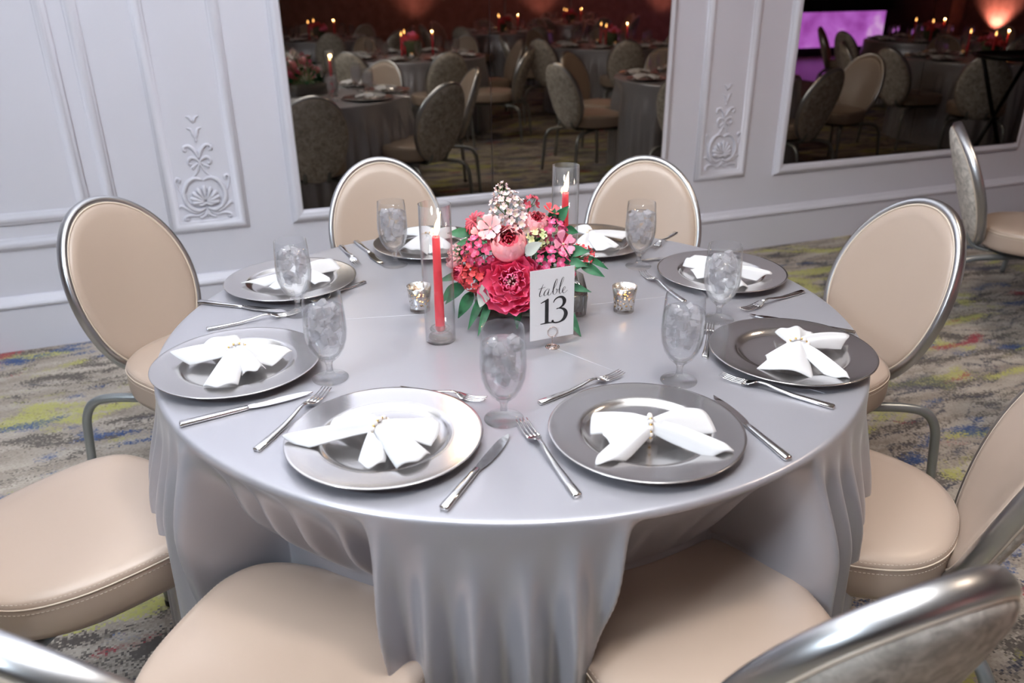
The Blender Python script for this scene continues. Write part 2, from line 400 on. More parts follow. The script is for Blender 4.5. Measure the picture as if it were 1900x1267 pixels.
# plaster ornament in the narrow panels: shell in a ring of scrolls, husks above
def ornament(cx, name):
    root = ob(name, None, mat4=ROOM @ Tr(cx, FACE, 0), kind='structure')
    def relief(pname, strokes):
        b = MB()
        for pts, w in strokes:
            P = crom([(p[0], p[1]) for p in pts], 5)
            n = len(P); ws = [w * (0.55 + 0.45 * sin(pi * (i / (n - 1)) ** 0.8)) for i in range(n)] if not hasattr(w, '__len__') else list(np.interp(np.linspace(0, 1, n), np.linspace(0, 1, len(w)), w))
            b.add(*sweep([(p[0], ws[i] * 0.55, p[1]) for i, p in enumerate(P)], ws, 8, up=(0, 1, 0), flat=0.9))
        ob(pname, b.mesh(pname, [M['wall']]), parent=root)
    def both(pts, w): return [(pts, w), ([(-x, z) for x, z in pts], w)]
    relief('ring', both([(0.004, .672), (.03, .682), (.062, .668), (.083, .63), (.084, .59), (.066, .555), (.034, .538), (.006, .548)], [.004, .007, .009, .009, .010, .010, .009, .006]))
    # shell
    b = MB()
    for k in range(-4, 5):
        a = radians(k * 23); L = 0.080 - abs(k) * 0.0050
        P = [(sin(a) * s * L, .006 + .007 * sin(pi * min(s * 1.05, 1)), .576 + cos(a) * s * L * .92) for s in np.linspace(0.08, 1, 7)]
        b.add(*sweep(P, [.0030 + .0088 * s ** 1.2 if s < .97 else .006 for s in np.linspace(0, 1, 7)], 8, up=(0, 1, 0), flat=0.9))
    b.add(*sweep(crom([(-.05, .006, .572), (-.02, .008, .563), (0, .009, .570), (.02, .008, .563), (.05, .006, .572)], 5), .0065, 8, up=(0, 1, 0)))
    ob('shell', b.mesh('shell', [M['wall']]), parent=root)
    relief('side_curl', both([(.086, .60), (.104, .64), (.112, .672), (.104, .687), (.094, .680), (.098, .670)], [.002, .004, .005, .006, .006, .005]))
    relief('foot_scroll', both([(.02, .536), (.05, .530), (.08, .548), (.104, .566), (.112, .556)], [.004, .006, .007, .006, .003]) +
           both([(.012, .530), (.04, .516), (.07, .520), (.092, .515), (.098, .504), (.088, .500), (.084, .508)], [.004, .005, .006, .006, .006, .005, .004]) +
           both([(.0, .535), (.012, .515), (.03, .505), (.036, .514)], [.005, .006, .005, .004]) + [([(0, .545), (0, .522), (0, .503)], [.004, .008, .002])])
    relief('neck_scroll', both([(.042, .684), (.018, .706), (.003, .742), (.008, .762), (.03, .772), (.044, .762), (.044, .746), (.033, .744)], [.003, .004, .005, .006, .007, .007, .006, .005]) +
           both([(.006, .748), (.02, .738), (.034, .728), (.026, .722)], [.003, .005, .005, .003]))
    relief('leaf_scroll', both([(0.002, .768), (.012, .800), (.032, .822), (.052, .820), (.056, .806), (.046, .802)], [.005, .008, .007, .006, .006, .005]))
    relief('husk', both([(.0, .850), (.008, .872), (.014, .892), (.030, .897)], [.003, .006, .005, .002]) + [([(0, .840), (0, .852)], [.005, .004])])
    relief('husk', both([(.0, .918), (.006, .930), (.012, .942), (.026, .946)], [.002, .006, .005, .002]))
ornament(-0.628, 'trim_6')
ornament(2.082, 'trim_7')

# mirrors: frame moulding and silvered panes, standing a hair out of true
def mirror(x0, x1, z0, seams, label):
    root = ob('wall_mirror', None, mat4=ROOM, label=label, cat='mirror')
    fx0, fx1, fz0 = x0 - .053, x1 + .056, z0 - .060
    n = len(MIRF); v, f = frame_ring(fx0, fx1, fz0, TOPZ, MIRF)
    names = ('bottom_moulding', 'right_moulding', 'top_moulding', 'left_moulding')
    for k in range(4):
        ff = f[k * (n - 1):(k + 1) * (n - 1)]; ids = sorted({i for q in ff for i in q}); mp = {i: j for j, i in enumerate(ids)}
        ob('frame_moulding', mk_mesh('frame_moulding', [v[i] for i in ids], [tuple(mp[i] for i in q) for q in ff], [M['wall']], True), parent=root)
    xs = [x0] + list(seams) + [x1]; cx = (x0 + x1) / 2; ta = math.tan(radians(1.0))
    for a, b in zip(xs[:-1], xs[1:]):
        a2, b2 = a + (.0 if a == x0 else .0015), b - (.0 if b == x1 else .0015)
        y = lambda x: -0.004 + (x - cx) * ta
        v_ = [(a2, y(a2), z0), (b2, y(b2), z0), (b2, y(b2), TOPZ - .05), (a2, y(a2), TOPZ - .05)]
        v_ += [(p[0], p[1] - .004, p[2]) for p in v_]
        ob('pane', mk_mesh('pane', v_, [(0, 1, 2, 3), (7, 6, 5, 4), (0, 4, 5, 1), (1, 5, 6, 2), (2, 6, 7, 3), (3, 7, 4, 0)], [M['mirror']], False), parent=root)
    return root
mirror(-0.213, 1.676, 0.497, [0.724], 'white framed wall mirror of two tall panes between the two shell ornaments')
mirror(2.497, 4.322, 0.485, [3.42], 'white framed wall mirror reflecting the purple lit bar and dance floor')

# ------------------------------------------------------------------ chairs
def seat_outline(n=80, grow=0.0):
    ctrl = []
    hw, fr, rr = 0.226 + grow, -0.232 - grow, 0.205 + grow
    pts = [(0, fr - .006), (.09, fr - .003), (.15, fr + .008), (.195, fr + .034), (.219, fr + .075), (hw, fr + .125), (.220 + grow, -.01), (.207 + grow, .06), (.178 + grow * .8, .125), (.135 + grow * .6, .168), (.075, .196 + grow), (0, rr)]
    pts = pts + [(-x, y) for x, y in pts[-2:0:-1]]
    P = crom(pts, 4, closed=True)
    return [(p[0], p[1]) for p in P]
def rings_mesh(b, outline, rings, cap_bottom=True, cap_top=True, cx=0.0, cy=-0.01):
    n = len(outline); base_i = len(b.v)
    v = []; f = []
    for s, z in rings:
        for x, y in outline: v.append((cx + (x - cx) * s, cy + (y - cy) * s, z))
    for i in range(len(rings) - 1):
        for k in range(n):
            k2 = (k + 1) % n; f.append((i * n + k, i * n + k2, (i + 1) * n + k2, (i + 1) * n + k))
    if cap_bottom: f.append(tuple(range(n))[::-1])
    if cap_top: f.append(tuple((len(rings) - 1) * n + k for k in range(n)))
    b.add(v, f)
SEAT_TOP = 0.478
def chair_meshes():
    D = {}
    o = seat_outline()
    b = MB(); rings_mesh(b, o, [(.93, .388), (.985, .394), (1.0, .408), (1.004, .432), (1.0, .461), (.995, .469), (.988, .4745), (.965, .480), (.90, .4855), (.75, .490), (.5, .493), (.25, .494), (.08, .4943)])
    D['seat'] = b.mesh('seat', [M['vinyl']])
    b = MB(); b.add(*sweep([(x * .998, y * .998, .4655) for x, y in o], .0016, 6, closed=True)); D['seat_seam'] = b.mesh('seat_seam', [M['piping']])
    # two rows of stitches either side of the seam
    b = MB()
    for s, z in ((.984, .4752), (1.0025, .455)):
        per = [(x * s, y * s) for x, y in o]
        L = [0]
        for i in range(len(per)): L.append(L[-1] + math.dist(per[i], per[(i + 1) % len(per)]))
        tot = L[-1]; cnt = int(tot / .0078)
        px = [p[0] for p in per] + [per[0][0]]; py = [p[1] for p in per] + [per[0][1]]
        for k in range(cnt):
            a = k * tot / cnt; e = a + .0046
            q = [(np.interp(t % tot, L, px), np.interp(t % tot, L, py), z) for t in (a, e)]
            b.add(*sweep(q, .0005, 4))
    D['stitching'] = b.mesh('stitching', [M['stitch']])
    b = MB(); rings_mesh(b, o, [(.80, .372), (.86, .372), (.86, .390), (.80, .390)]); D['seat_pan'] = b.mesh('seat_pan', [M['black']])
    # oval back, bent round the sitter
    A, B = .206, .277; TI = radians(19); BC = Vector((0, .290, .632))
    def place(u, v, d):          # d out of the back (+ = behind)
        y = d - 0.85 * u * u
        return (BC.x + u, BC.y + y * cos(TI) + v * sin(TI), BC.z + v * cos(TI) - y * sin(TI))
    n = 72
    def ell(k, s): a = 2 * pi * k / n; return A * s * cos(a), B * s * sin(a)
    def pad(rings, flip):
        v = []; f = []
        for s, d in rings:
            for k in range(n): v.append(place(*ell(k, s), d))
        for i in range(len(rings) - 1):
            for k in range(n):
                q = (i * n + k, i * n + (k + 1) % n, (i + 1) * n + (k + 1) % n, (i + 1) * n + k)
                f.append(q[::-1] if flip else q)
        v.append(place(0, 0, rings[-1][1])); c_ = len(v) - 1
        for k in range(n):
            q = ((len(rings) - 1) * n + k, (len(rings) - 1) * n + (k + 1) % n, c_); f.append(q[::-1] if flip else q)
        return v, f
    b = MB(); b.add(*pad([(.925, .004), (.925, -.010), (.90, -.019), (.865, -.0245), (.78, -.027), (.5, -.029), (.2, -.030)], True)); D['back_pad'] = b.mesh('back_pad', [M['vinyl']])
    b = MB(); b.add(*pad([(.955, .004), (.955, .016), (.93, .026), (.87, .033), (.7, .038), (.4, .040), (.2, .041)], False)); D['back_fabric'] = b.mesh('back_fabric', [M['fabric']])
    # rim: flattened tube all round
    prof = [(-.0115, -.012), (-.0085, -.018), (0, -.0205), (.0075, -.018), (.0115, -.011), (.0125, 0), (.0115, .010), (.0075, .016), (0, .018), (-.0085, .016), (-.0115, .010)]
    v = []; f = []; m_ = len(prof)
    for k in range(n):
        a = 2 * pi * k / n; cu, cv = (A - .0125) * cos(a), (B - .0125) * sin(a); nu, nv = cos(a) / A, sin(a) / B; l = math.hypot(nu, nv); nu /= l; nv /= l
        for r, d in prof: v.append(place(cu + nu * r, cv + nv * r, d))
    for k in range(n):
        for j in range(m_):
            f.append((k * m_ + j, k * m_ + (j + 1) % m_, ((k + 1) % n) * m_ + (j + 1) % m_, ((k + 1) % n) * m_ + j))
    b = MB(); b.add(v, [q[::-1] for q in f]); D['back_rim'] = b.mesh('back_rim', [M['rim']])
    b = MB(); b.add(*sweep([place(*ell(k, .912), -.0175) for k in range(n)], .0033, 6, closed=True)); D['back_piping'] = b.mesh('back_piping', [M['piping']])
    b = MB(); b.add(*sweep([place(*ell(k, .945), .0175) for k in range(n)], .0036, 6, closed=True)); D['rear_piping'] = b.mesh('rear_piping', [M['piping']])
    b = MB()
    for s in (-1, 1):
        b.add(*sweep(crom([(s * .07, .06, .372), (s * .07, .17, .370), (s * .07, .215, .380), (s * .07, .245, .42), place(s * .07, -.12, .012)], 5), .009, 8, up=(1, 0, 0), flat=1.6))
    D['back_bracket'] = b.mesh('back_bracket', [M['leg']])
    def leg(s, rear):
        if rear: P = [(s * .085, .03, .358), (s * .13, .115, .358), (s * .178, .215, .356), (s * .205, .268, .340), (s * .220, .295, .295), (s * .226, .305, .22), (s * .236, .322, .012)]
        else: P = [(s * .10, -.06, .358), (s * .15, -.14, .358), (s * .178, -.185, .354), (s * .192, -.208, .335), (s * .199, -.219, .295), (s * .202, -.224, .2), (s * .208, -.236, .012)]
        q = crom(P, 6); b = MB(); b.add(*sweep(q, [.0135 - .002 * max(0, (i / (len(q) - 1) - .6)) for i in range(len(q))], 10)); return b, P[-1]
    for nm, s, r in (('leg_a', 1, True), ('leg_b', -1, True), ('leg_c', 1, False), ('leg_d', -1, False)):
        b, e = leg(s, r); D[nm] = b.mesh('leg', [M['leg']])
        g = MB(); g.add(*lathe([(0, 0), (.014, 0), (.0155, .004), (.0155, .014), (.012, .018), (0, .018)], 12)); g.v = [(x + e[0], y + e[1], z) for x, y, z in g.v]
        D['cap_' + nm] = g.mesh('foot_cap', [M['black']])
    return D
CH = chair_meshes()
def chair(x, y, yaw, label, group, full=True):
    """yaw: world angle (deg) of the direction the backrest points away to"""
    r = ob('banquet_chair', None, loc=(x, y, 0), rot=(0, 0, radians(yaw - 90)), label=label, cat='chair', group=group)
    st = ob('seat', CH['seat'], r)
    ob('seat_seam', CH['seat_seam'], st)
    if full:
        o = ob('stitching', CH['stitching'], st); o['kind'] = 'stuff'
    ob('seat_pan', CH['seat_pan'], r)
    bp = ob('back_pad', CH['back_pad'], r); ob('piping', CH['back_piping'], bp)
    fb = ob('back_fabric', CH['back_fabric'], r); ob('piping', CH['rear_piping'], fb); fb['label'] = 'mottled grey fabric on the rear of the backrest'
    ob('back_rim', CH['back_rim'], r); ob('back_bracket', CH['back_bracket'], r)
    for k in 'abcd':
        l = ob('leg', CH['leg_' + k], r)
        if full: ob('foot_cap', CH['cap_leg_' + k], l)
    return r
PLACE = {'FR': 'at the place the table card faces', 'FL': 'one place clockwise from the table card', 'L': 'two places clockwise from the table card',
         'LB': 'three places clockwise from the table card', 'BL': 'four places clockwise from the table card', 'BR': 'three places counterclockwise from the table card',
         'RB': 'two places counterclockwise from the table card', 'R': 'one place counterclockwise from the table card'}
CHAIRS13 = {'LB': (-.896, .424, 151), 'RB': (.840, .351, 22.6), 'BL': (-.358, .808, 108), 'BR': (.420, .777, 80.5),
            'R': (.700, -.320, -30), 'FR': (.325, -.707, -70), 'FL': (-.375, -.770, -112), 'L': (-.889, -.404, -132)}
for k, (x, y, a) in CHAIRS13.items():
    chair(x, y, a, 'beige oval-back chair ' + PLACE[k], 'chairs around table 13')

# ------------------------------------------------------------------ the table and its cloth
TZ = 0.75
tb = ob('round_table', None, label='round banquet table hidden beneath the silver grey cloth of table 13', cat='table')
b = MB(); b.add(*lathe([(0, .724), (.715, .724), (.726, .727), (.731, .735), (.728, .744), (.720, .7465), (0, .7465)], 72)); ob('table_top', b.mesh('table_top', [M['parquet']]), tb)
for a in (45, 135, 225, 315):
    p = Vector((cos(radians(a)), sin(radians(a)), 0)); b = MB()
    b.add(*sweep([p * .34 + Vector((0, 0, .71)), p * .36 + Vector((0, 0, .35)), p * .38 + Vector((0, 0, 0.0))], .014, 8)); ob('leg', b.mesh('leg', [M['black_metal']]), tb)

def ray_limits(chairs, nth, center=(0, 0)):
    th = np.linspace(-pi, pi, nth, endpoint=False); L = np.full(nth, 1.6)
    for x, y, a in chairs:
        o = seat_outline(grow=.022); r = radians(a - 90)
        P = np.array([(x - center[0] + cos(r) * u - sin(r) * w, y - center[1] + sin(r) * u + cos(r) * w) for u, w in o])
        Q = np.roll(P, -1, 0)
        for i, t in enumerate(th):
            d = np.array((cos(t), sin(t))); e = Q - P
            den = d[0] * e[:, 1] - d[1] * e[:, 0]; den = np.where(np.abs(den) < 1e-9, 1e-9, den)
            s = (P[:, 0] * e[:, 1] - P[:, 1] * e[:, 0]) / den; u = (P[:, 0] * d[1] - P[:, 1] * d[0]) / den
            ok = (s > .05) & (u >= 0) & (u <= 1)
            if ok.any(): L[i] = min(L[i], s[ok].min())
    return th, L
def soften(L, win, sig):
    n = len(L); D = L.copy()
    for k in range(-win, win + 1): D = np.minimum(D, np.roll(L, k))
    ker = np.exp(-.5 * (np.arange(-3 * sig, 3 * sig + 1) / sig) ** 2); ker /= ker.sum()
    return sum(np.roll(D, k - 3 * sig) * w for k, w in enumerate(ker))
def cloth_mesh(name, chairs, center=(0, 0), nth=720, seed=0, R=.764, windows=None, ridges=(), nz=22):
    th, L = ray_limits(chairs, nth, center)
    d = np.degrees(th)
    L = soften(np.minimum(L, 0.96), max(1, nth // 360), max(2, nth // 240))
    rs = np.random.RandomState(seed); rid = list(ridges)
    a = -180.0
    while a < 178:                # folds all round, by hand where given
        if not any(abs(a - q[0]) < 5 for q in ridges) and not any(w[0] - 2 < a < w[2] + 2 for w in (windows or ())):
            rid.append((a, a + rs.uniform(-3, 3), rs.uniform(1.6, 2.6), rs.uniform(.020, .038), .05))
        a += rs.uniform(5.0, 8.0)
    zs = [.7515, .7513, .7508, .7495, .7470, .7435, .7390] + list(np.linspace(.728, .46, nz)) + list(np.linspace(.45, .006, nz))
    rr = [R - .020, R - .012, R - .0065, R - .0025, R - .0003, R + .001, R + .0015]
    v = [(0, 0, .7515)]; f = []; nring = 0
    for r in np.linspace(.08, R - .03, 9):
        for t in th: v.append((r * cos(t), r * sin(t), .7515))
        nring += 1
    lim0 = 1 - sstep(R + .02, .945, L)
    for a0, a1, b0, b1, lo in (windows or ()): L = np.where((d > a0 - 6) & (d < b0 + 8), np.maximum(L, lo), L)
    for i, z in enumerate(zs):
        if i < 7: r = np.full(nth, rr[i])
        else:
            t = (.745 - z) / .745; fold = np.zeros(nth)
            for a0, a1, w, amp, t0 in rid:
                dd = (d - (a0 + (a1 - a0) * t) + 180) % 360 - 180
                fold += amp * float(sstep(t0, t0 + .30, np.array(t))) * np.exp(-(dd / w) ** 2)
            on = np.ones(nth)
            if windows is not None:   # elsewhere the cloth hangs over the seats
                on = np.zeros(nth)
                for a0, a1, b0, b1, lo in windows:
                    e0 = a0 + (a1 - a0) * min(1, t * 1.6); e1 = b0 + (b1 - b0) * min(1, t * 1.6); w_ = sstep(e0 - 1.2, e0 + 1.2, d) * (1 - sstep(e1 - 1.2, e1 + 1.2, d)); on = np.maximum(on, w_)
            lim_on = lim0 * on
            free = R + .002 + .022 * t + fold
            q = min(1.0, max(0.0, (.742 - z) / (.742 - .505)))
            lim = R + .004 + (L - .004 - R - .004) * q + (fold - .020) * sin(pi * min(1, q) ** .9) - .004 * q
            k = .010; h = np.clip(.5 + .5 * (lim - free) / k, 0, 1); sm = lim + (free - lim) * h - k * h * (1 - h)
            r = free + (sm - free) * lim_on
            if z < .50: r = np.where(lim_on > .5, np.minimum(r, L - .004), r)
        for a_, t_ in zip(r, th): v.append((a_ * cos(t_), a_ * sin(t_), z))
        nring += 1
    for k in range(nth): f.append((0, 1 + k, 1 + (k + 1) % nth))
    for i in range(nring - 1):
        for k in range(nth):
            k2 = (k + 1) % nth; f.append((1 + i * nth + k, 1 + (i + 1) * nth + k, 1 + (i + 1) * nth + k2, 1 + i * nth + k2))
    return mk_mesh(name, v, f, [M['satin']])
RIDGES = [(-105.5, -101.0, 1.2, .046, -.02), (-100.0, -97.3, 1.3, .044, .02), (-94.5, -93.0, 1.5, .056, .04), (-88.5, -88.3, 1.4, .056, .04), (-83.2, -84.6, 1.2, .050, .0), (-77.6, -81.6, 1.0, .044, -.03),
          (-138, -131, 1.5, .048, -.05), (-132.5, -124.5, 1.5, .048, -.05), (-126, -118, 1.5, .048, -.05), (-119.5, -112, 1.5, .048, -.05), (-112.5, -107, 1.3, .048, -.05),
          (-73, -68, 1.8, .020, -.05), (-64, -61, 2.0, .018, -.05), (-57, -57, 1.6, .024, -.05),
          (-48.5, -48.0, 1.3, .060, -.02), (-44.0, -43.5, 1.4, .054, .0), (-39.5, -38.5, 1.5, .050, .0), (-33, -31, 2.2, .034, .05), (-25, -24, 2.2, .034, .05), (-16, -17, 2.2, .034, .05), (-8, -8, 2.2, .034, .05),
          (-142.5, -141, 1.3, .042, -.02), (-147.5, -147, 1.5, .042, .02), (-153, -152.5, 1.5, .044, .02), (-158.5, -158, 1.6, .042, .02), (-165, -165, 1.8, .036, .04), (-172, -171, 1.8, .036, .04)]
cloth = ob('tablecloth', cloth_mesh('tablecloth', list(CHAIRS13.values()), seed=5, windows=((-139, -138, -107.5, -102.5, .645), (-76.0, -83.0, -50.5, -50.0, .60)), ridges=RIDGES, nth=1440, nz=44), label='silver grey satin tablecloth hanging in folds over table 13', cat='tablecloth')
def crease_line(pts):  # short fold crease on the table top, built as a pale raised line
    q = [Vector(p) for p in crom(pts, 8)]; b = MB(); b.add(*sweep(q, .0009, 4, up=(0, 0, 1), flat=.6)); ob('seam', b.mesh('seam', [M['seam']]), cloth)
crease_line([(.09, -.165, .7518), (.14, -.215, .7518), (.20, -.275, .7518)])
crease_line([(.56, -.36, .7518), (.585, -.38, .7518)])
crease_line([(-.40, .00, .7518), (-.2, .03, .7518)]); crease_line([(.19, .08, .7518), (.42, .14, .7518)])

# ------------------------------------------------------------------ tableware meshes
ZT = 0.7516
plate_prof = [(0, .0062), (.06, .0062), (.094, .0062), (.100, .0070), (.106, .0110), (.110, .0142), (.1135, .0152), (.118, .0155), (.145, .0175), (.160, .0190), (.1640, .0196), (.1651, .0190), (.1648, .0176), (.160, .0168), (.118, .0130), (.110, .0105), (.104, .0040), (.100, .0), (.06, .0), (0, .0)]
b = MB(); v, f = lathe(plate_prof, 96); b.add(v, f); PLATE = b.mesh('charger_plate', [M['plate']])

def tail(b, ang, L, w0, w1, lift, tipz, point=0.0, skew=0.0, pl=3, z0=.004, ph=0.0):
    """one fanned corner of the napkin, from the pinch outwards; double layer of cloth"""
    nu, ns = 17, 12; top = []; 
    ca, sa = cos(ang), sin(ang)
    for i in range(ns + 1):
        s = i / ns; w = w0 + (w1 - w0) * s ** .75
        row = []
        for j in range(nu):
            u = 2 * j / (nu - 1) - 1
            x = L * s * (1 - point * abs(u) ** 1.4 * s) + skew * u * w * s
            y = u * w * (1 - point * .55 * s ** 3)
            arch = lift * (1 - s) ** 1.4 * (1 - .25 * u * u) + tipz * sin(pi * min(1, s * .62 + .05)) * (1 - .8 * abs(u) ** 2.5)
            pleat = .0068 * (1 - .6 * s) * cos(pl * pi * u + ph) * min(1, .4 + s * 2.0)
            z = z0 + max(.0015, arch + pleat + .004)
            row.append((ca * x - sa * y, sa * x + ca * y, z))
        top.append(row)
    v = [p for r in top for p in r]; n = len(v); v += [(x, y, z - .0022) for x, y, z in v]; f = []
    for i in range(ns):
        for j in range(nu - 1):
            a = i * nu + j; f.append((a, a + nu, a + nu + 1, a + 1)); f.append((n + a, n + a + 1, n + a + nu + 1, n + a + nu))
    for j in range(nu - 1):
        f.append((ns * nu + j, n + ns * nu + j, n + ns * nu + j + 1, ns * nu + j + 1)); f.append((j, j + 1, n + j + 1, n + j))
    for i in range(ns):
        a = i * nu; f.append((a, n + a, n + a + nu, a + nu)); a += nu - 1; f.append((a, a + nu, n + a + nu, n + a))
    b.add(v, f)
def napkin_mesh(tails, seed=0):
    b = MB(); rs = random.Random(seed)
    for (deg, L, w1, point, tz) in tails:
        tail(b, radians(deg), L, .013, w1, .026, tz, point, rs.uniform(-.12, .12), rs.choice((1.2, 1.7, 2.2)), .004, rs.uniform(0, 6))
    # the pinched knot
    b.add(*[lathe([(0, .006), (.010, .007), (.016, .014), (.016, .026), (.010, .034), (0, .037)], 14)][0])
    return b.mesh('napkin', [M['napkin']])
PEARL = MB(); PEARL.add(*lathe([(0, -1), (.38, -.92), (.71, -.71), (.92, -.38), (1, 0), (.92, .38), (.71, .71), (.38, .92), (0, 1)], 10)); PEARL = PEARL.mesh('pearl', [M['pearl']])
GOLDB = MB(); GOLDB.add(*lathe([(0, -1), (.71, -.71), (1, 0), (.71, .71), (0, 1)], 8)); GOLDB = GOLDB.mesh('gold_bead', [M['gold']])
NAPS = {   # place: pinch point, ring angle, tails (angle, length, half width, pointedness, tip height)
    'FL': (-.220, -.546, 58, [(-174, .160, .030, .30, .014), (140, .098, .036, .1, .012), (8, .100, .052, .15, .014), (-52, .118, .034, .12, .018), (-92, .098, .024, .2, .006)]),
    'FR': (.228, -.548, 85, [(160, .100, .036, .05, .018), (-136, .138, .026, .35, .010), (28, .112, .050, .08, .018), (-27, .140, .026, .25, .012), (-170, .080, .036, .1, .014)]),
    'L': (-.553, -.236, 20, [(-176, .132, .030, .35, .022), (128, .112, .040, .05, .014), (4, .108, .046, .3, .016), (-88, .140, .034, .12, .014), (-52, .100, .028, .2, .018)]),
    'R': (.577, -.235, -15, [(75, .105, .040, .05, .018), (24, .138, .030, .3, .020), (-120, .112, .054, .06, .014), (-66, .140, .026, .3, .010), (-150, .080, .03, .2, .006)]),
    'LB': (-.535, .239, 60, [(-162, .150, .028, .35, .012), (66, .118, .046, .1, .02), (-108, .110, .050, .2, .016), (-25, .085, .03, .3, .012)]),
    'RB': (.545, .232, 30, [(118, .130, .040, .1, .020), (-4, .120, .030, .35, .014), (-86, .110, .040, .2, .014), (165, .085, .03, .2, .012)]),
    'BL': (-.240, .535, 0, [(112, .120, .055, .1, .026), (58, .130, .036, .2, .02), (-58, .115, .048, .2, .02), (-112, .105, .05, .1, .02)]),
    'BR': (.228, .548, 60, [(100, .105, .034, .2, .024), (20, .130, .034, .3, .014), (-60, .118, .046, .2, .014), (-110, .095, .036, .2, .01)])}
PLATES = {'FL': (-.214, -.540), 'FR': (.225, -.531), 'L': (-.552, -.249), 'R': (.571, -.221), 'RB': (.547, .269), 'LB': (-.565, .239), 'BL': (-.235, .545), 'BR': (.232, .550)}
for k, (x, y) in PLATES.items():
    ob('charger_plate', PLATE, loc=(x, y, ZT), rot=(0, 0, random.random() * 6), label='silver charger plate ' + PLACE[k], cat='plate', group='charger plates on table 13')
NAPMESH = {}
def napkin_ring(x, y, z, ang, label, group):
    r = ob('napkin_ring', None, loc=(x, y, z), rot=(0, 0, ang), label=label, cat='napkin ring', group=group)
    n = 12
    for k in range(n):
        a = 2 * pi * k / n; p = (0, .0215 * cos(a), .0205 * sin(a) + .0215)
        ob('pearl', PEARL, r, loc=p, scale=(.0046,) * 3)
        a += pi / n; ob('gold_bead', GOLDB, r, loc=(0, .0215 * cos(a), .0205 * sin(a) + .0215), scale=(.0028,) * 3)
for i, (k, (x, y, ra, tails)) in enumerate(NAPS.items()):
    NAPMESH[k] = napkin_mesh(tails, i)
    ob('napkin', NAPMESH[k], loc=(x, y, ZT + .0065), label='white napkin pinched into a bow ' + PLACE[k], cat='napkin', group='napkins on table 13')
    napkin_ring(x, y, ZT + .0065, radians(ra + 90), 'pearl and gold bead napkin ring ' + PLACE[k], 'napkin rings on table 13')

# goblets
gob_out = [(0, 0), (.0345, 0), (.0356, .0016), (.0345, .0030), (.022, .0056), (.0105, .0100), (.0066, .017), (.0060, .027), (.0080, .0350), (.0135, .0405)]
bowl_out = [(.0135, .0405), (.0235, .050), (.0325, .0645), (.0385, .0825), (.0408, .103), (.0404, .125), (.0386, .150), (.0363, .1775)]
bowl_in = [(.0352, .1778), (.0374, .150), (.0391, .125), (.0395, .103), (.0372, .0830), (.0312, .0655), (.0222, .0515), (.0125, .0445), (0, .0432)]
b = MB(); v, f = lathe(gob_out, 40); b.add(v, f, 1); v, f = lathe(bowl_out + bowl_in[:1], 40); b.add(v, f, 0); v, f = lathe(bowl_in, 40); b.add(v, f, 0); v, f = lathe([(.0135, .0405), (0, .0405)], 40); b.add(v, f, 1)
GOBLET = b.mesh('goblet', [M['glass'], M['solid_glass']])
b = MB(); b.add(*lathe([(0, .0436), (.0120, .0448), (.0217, .0518), (.0307, .0658), (.0367, .0832), (.0390, .103), (.0386, .125), (.0371, .147), (.0362, .1485), (0, .1485)], 40)); WATER = b.mesh('water', [M['water']])
def ice_mesh(seed):
    rs = np.random.RandomState(seed); v, f = box(-.75, .75, -.6, .6, -.5, .5)
    import bmesh
    bm = bmesh.new(); P = rs.normal(size=(16, 3)); P /= np.linalg.norm(P, axis=1)[:, None]; P *= (.85, .7, .55)
    for p in list(P) + [np.array(q) * .85 for q in v]: bm.verts.new(tuple(p))
    bmesh.ops.convex_hull(bm, input=bm.verts); me = bpy.data.meshes.new('ice_cube'); bm.to_mesh(me); bm.free(); me.materials.append(M['ice']); return me
ICE = [ice_mesh(s) for s in range(4)]
GOBS = {'FL': (-.356, -.298), 'FR': (-.015, -.465), 'R': (.322, -.323), 'RB': (.471, -.019), 'BR': (.345, .359), 'BL': (.030, .440), 'LB': (-.319, .391), 'L': (-.500, .043)}
def goblet(x, y, z, label, group, ice=True, seed=0):
    r = ob('water_goblet', None, loc=(x, y, z), rot=(0, 0, seed * 1.3), label=label, cat='glass', group=group)
    ob('glass_bowl_and_stem', GOBLET, r); w = ob('water', WATER, r)
    if ice:
        rs = np.random.RandomState(seed + 40); k = 0
        for lv, cnt, rad in ((.076, 2, .012), (.088, 4, .018), (.100, 5, .021), (.112, 5, .023), (.124, 6, .023), (.135, 5, .022), (.144, 5, .019)):
            for q in range(cnt):
                a = 2 * pi * q / cnt + rs.rand() * 2
                ob('ice_cube', ICE[k % 4], w, loc=(rad * cos(a), rad * sin(a), lv + rs.rand() * .006), rot=tuple(rs.rand(3) * 6), scale=(.0115 + .0025 * rs.rand(),) * 3); k += 1
    return r
for i, (k, (x, y)) in enumerate(GOBS.items()):
    goblet(x, y, ZT, 'stemmed goblet of ice water ' + PLACE[k], 'water goblets on table 13', True, i)

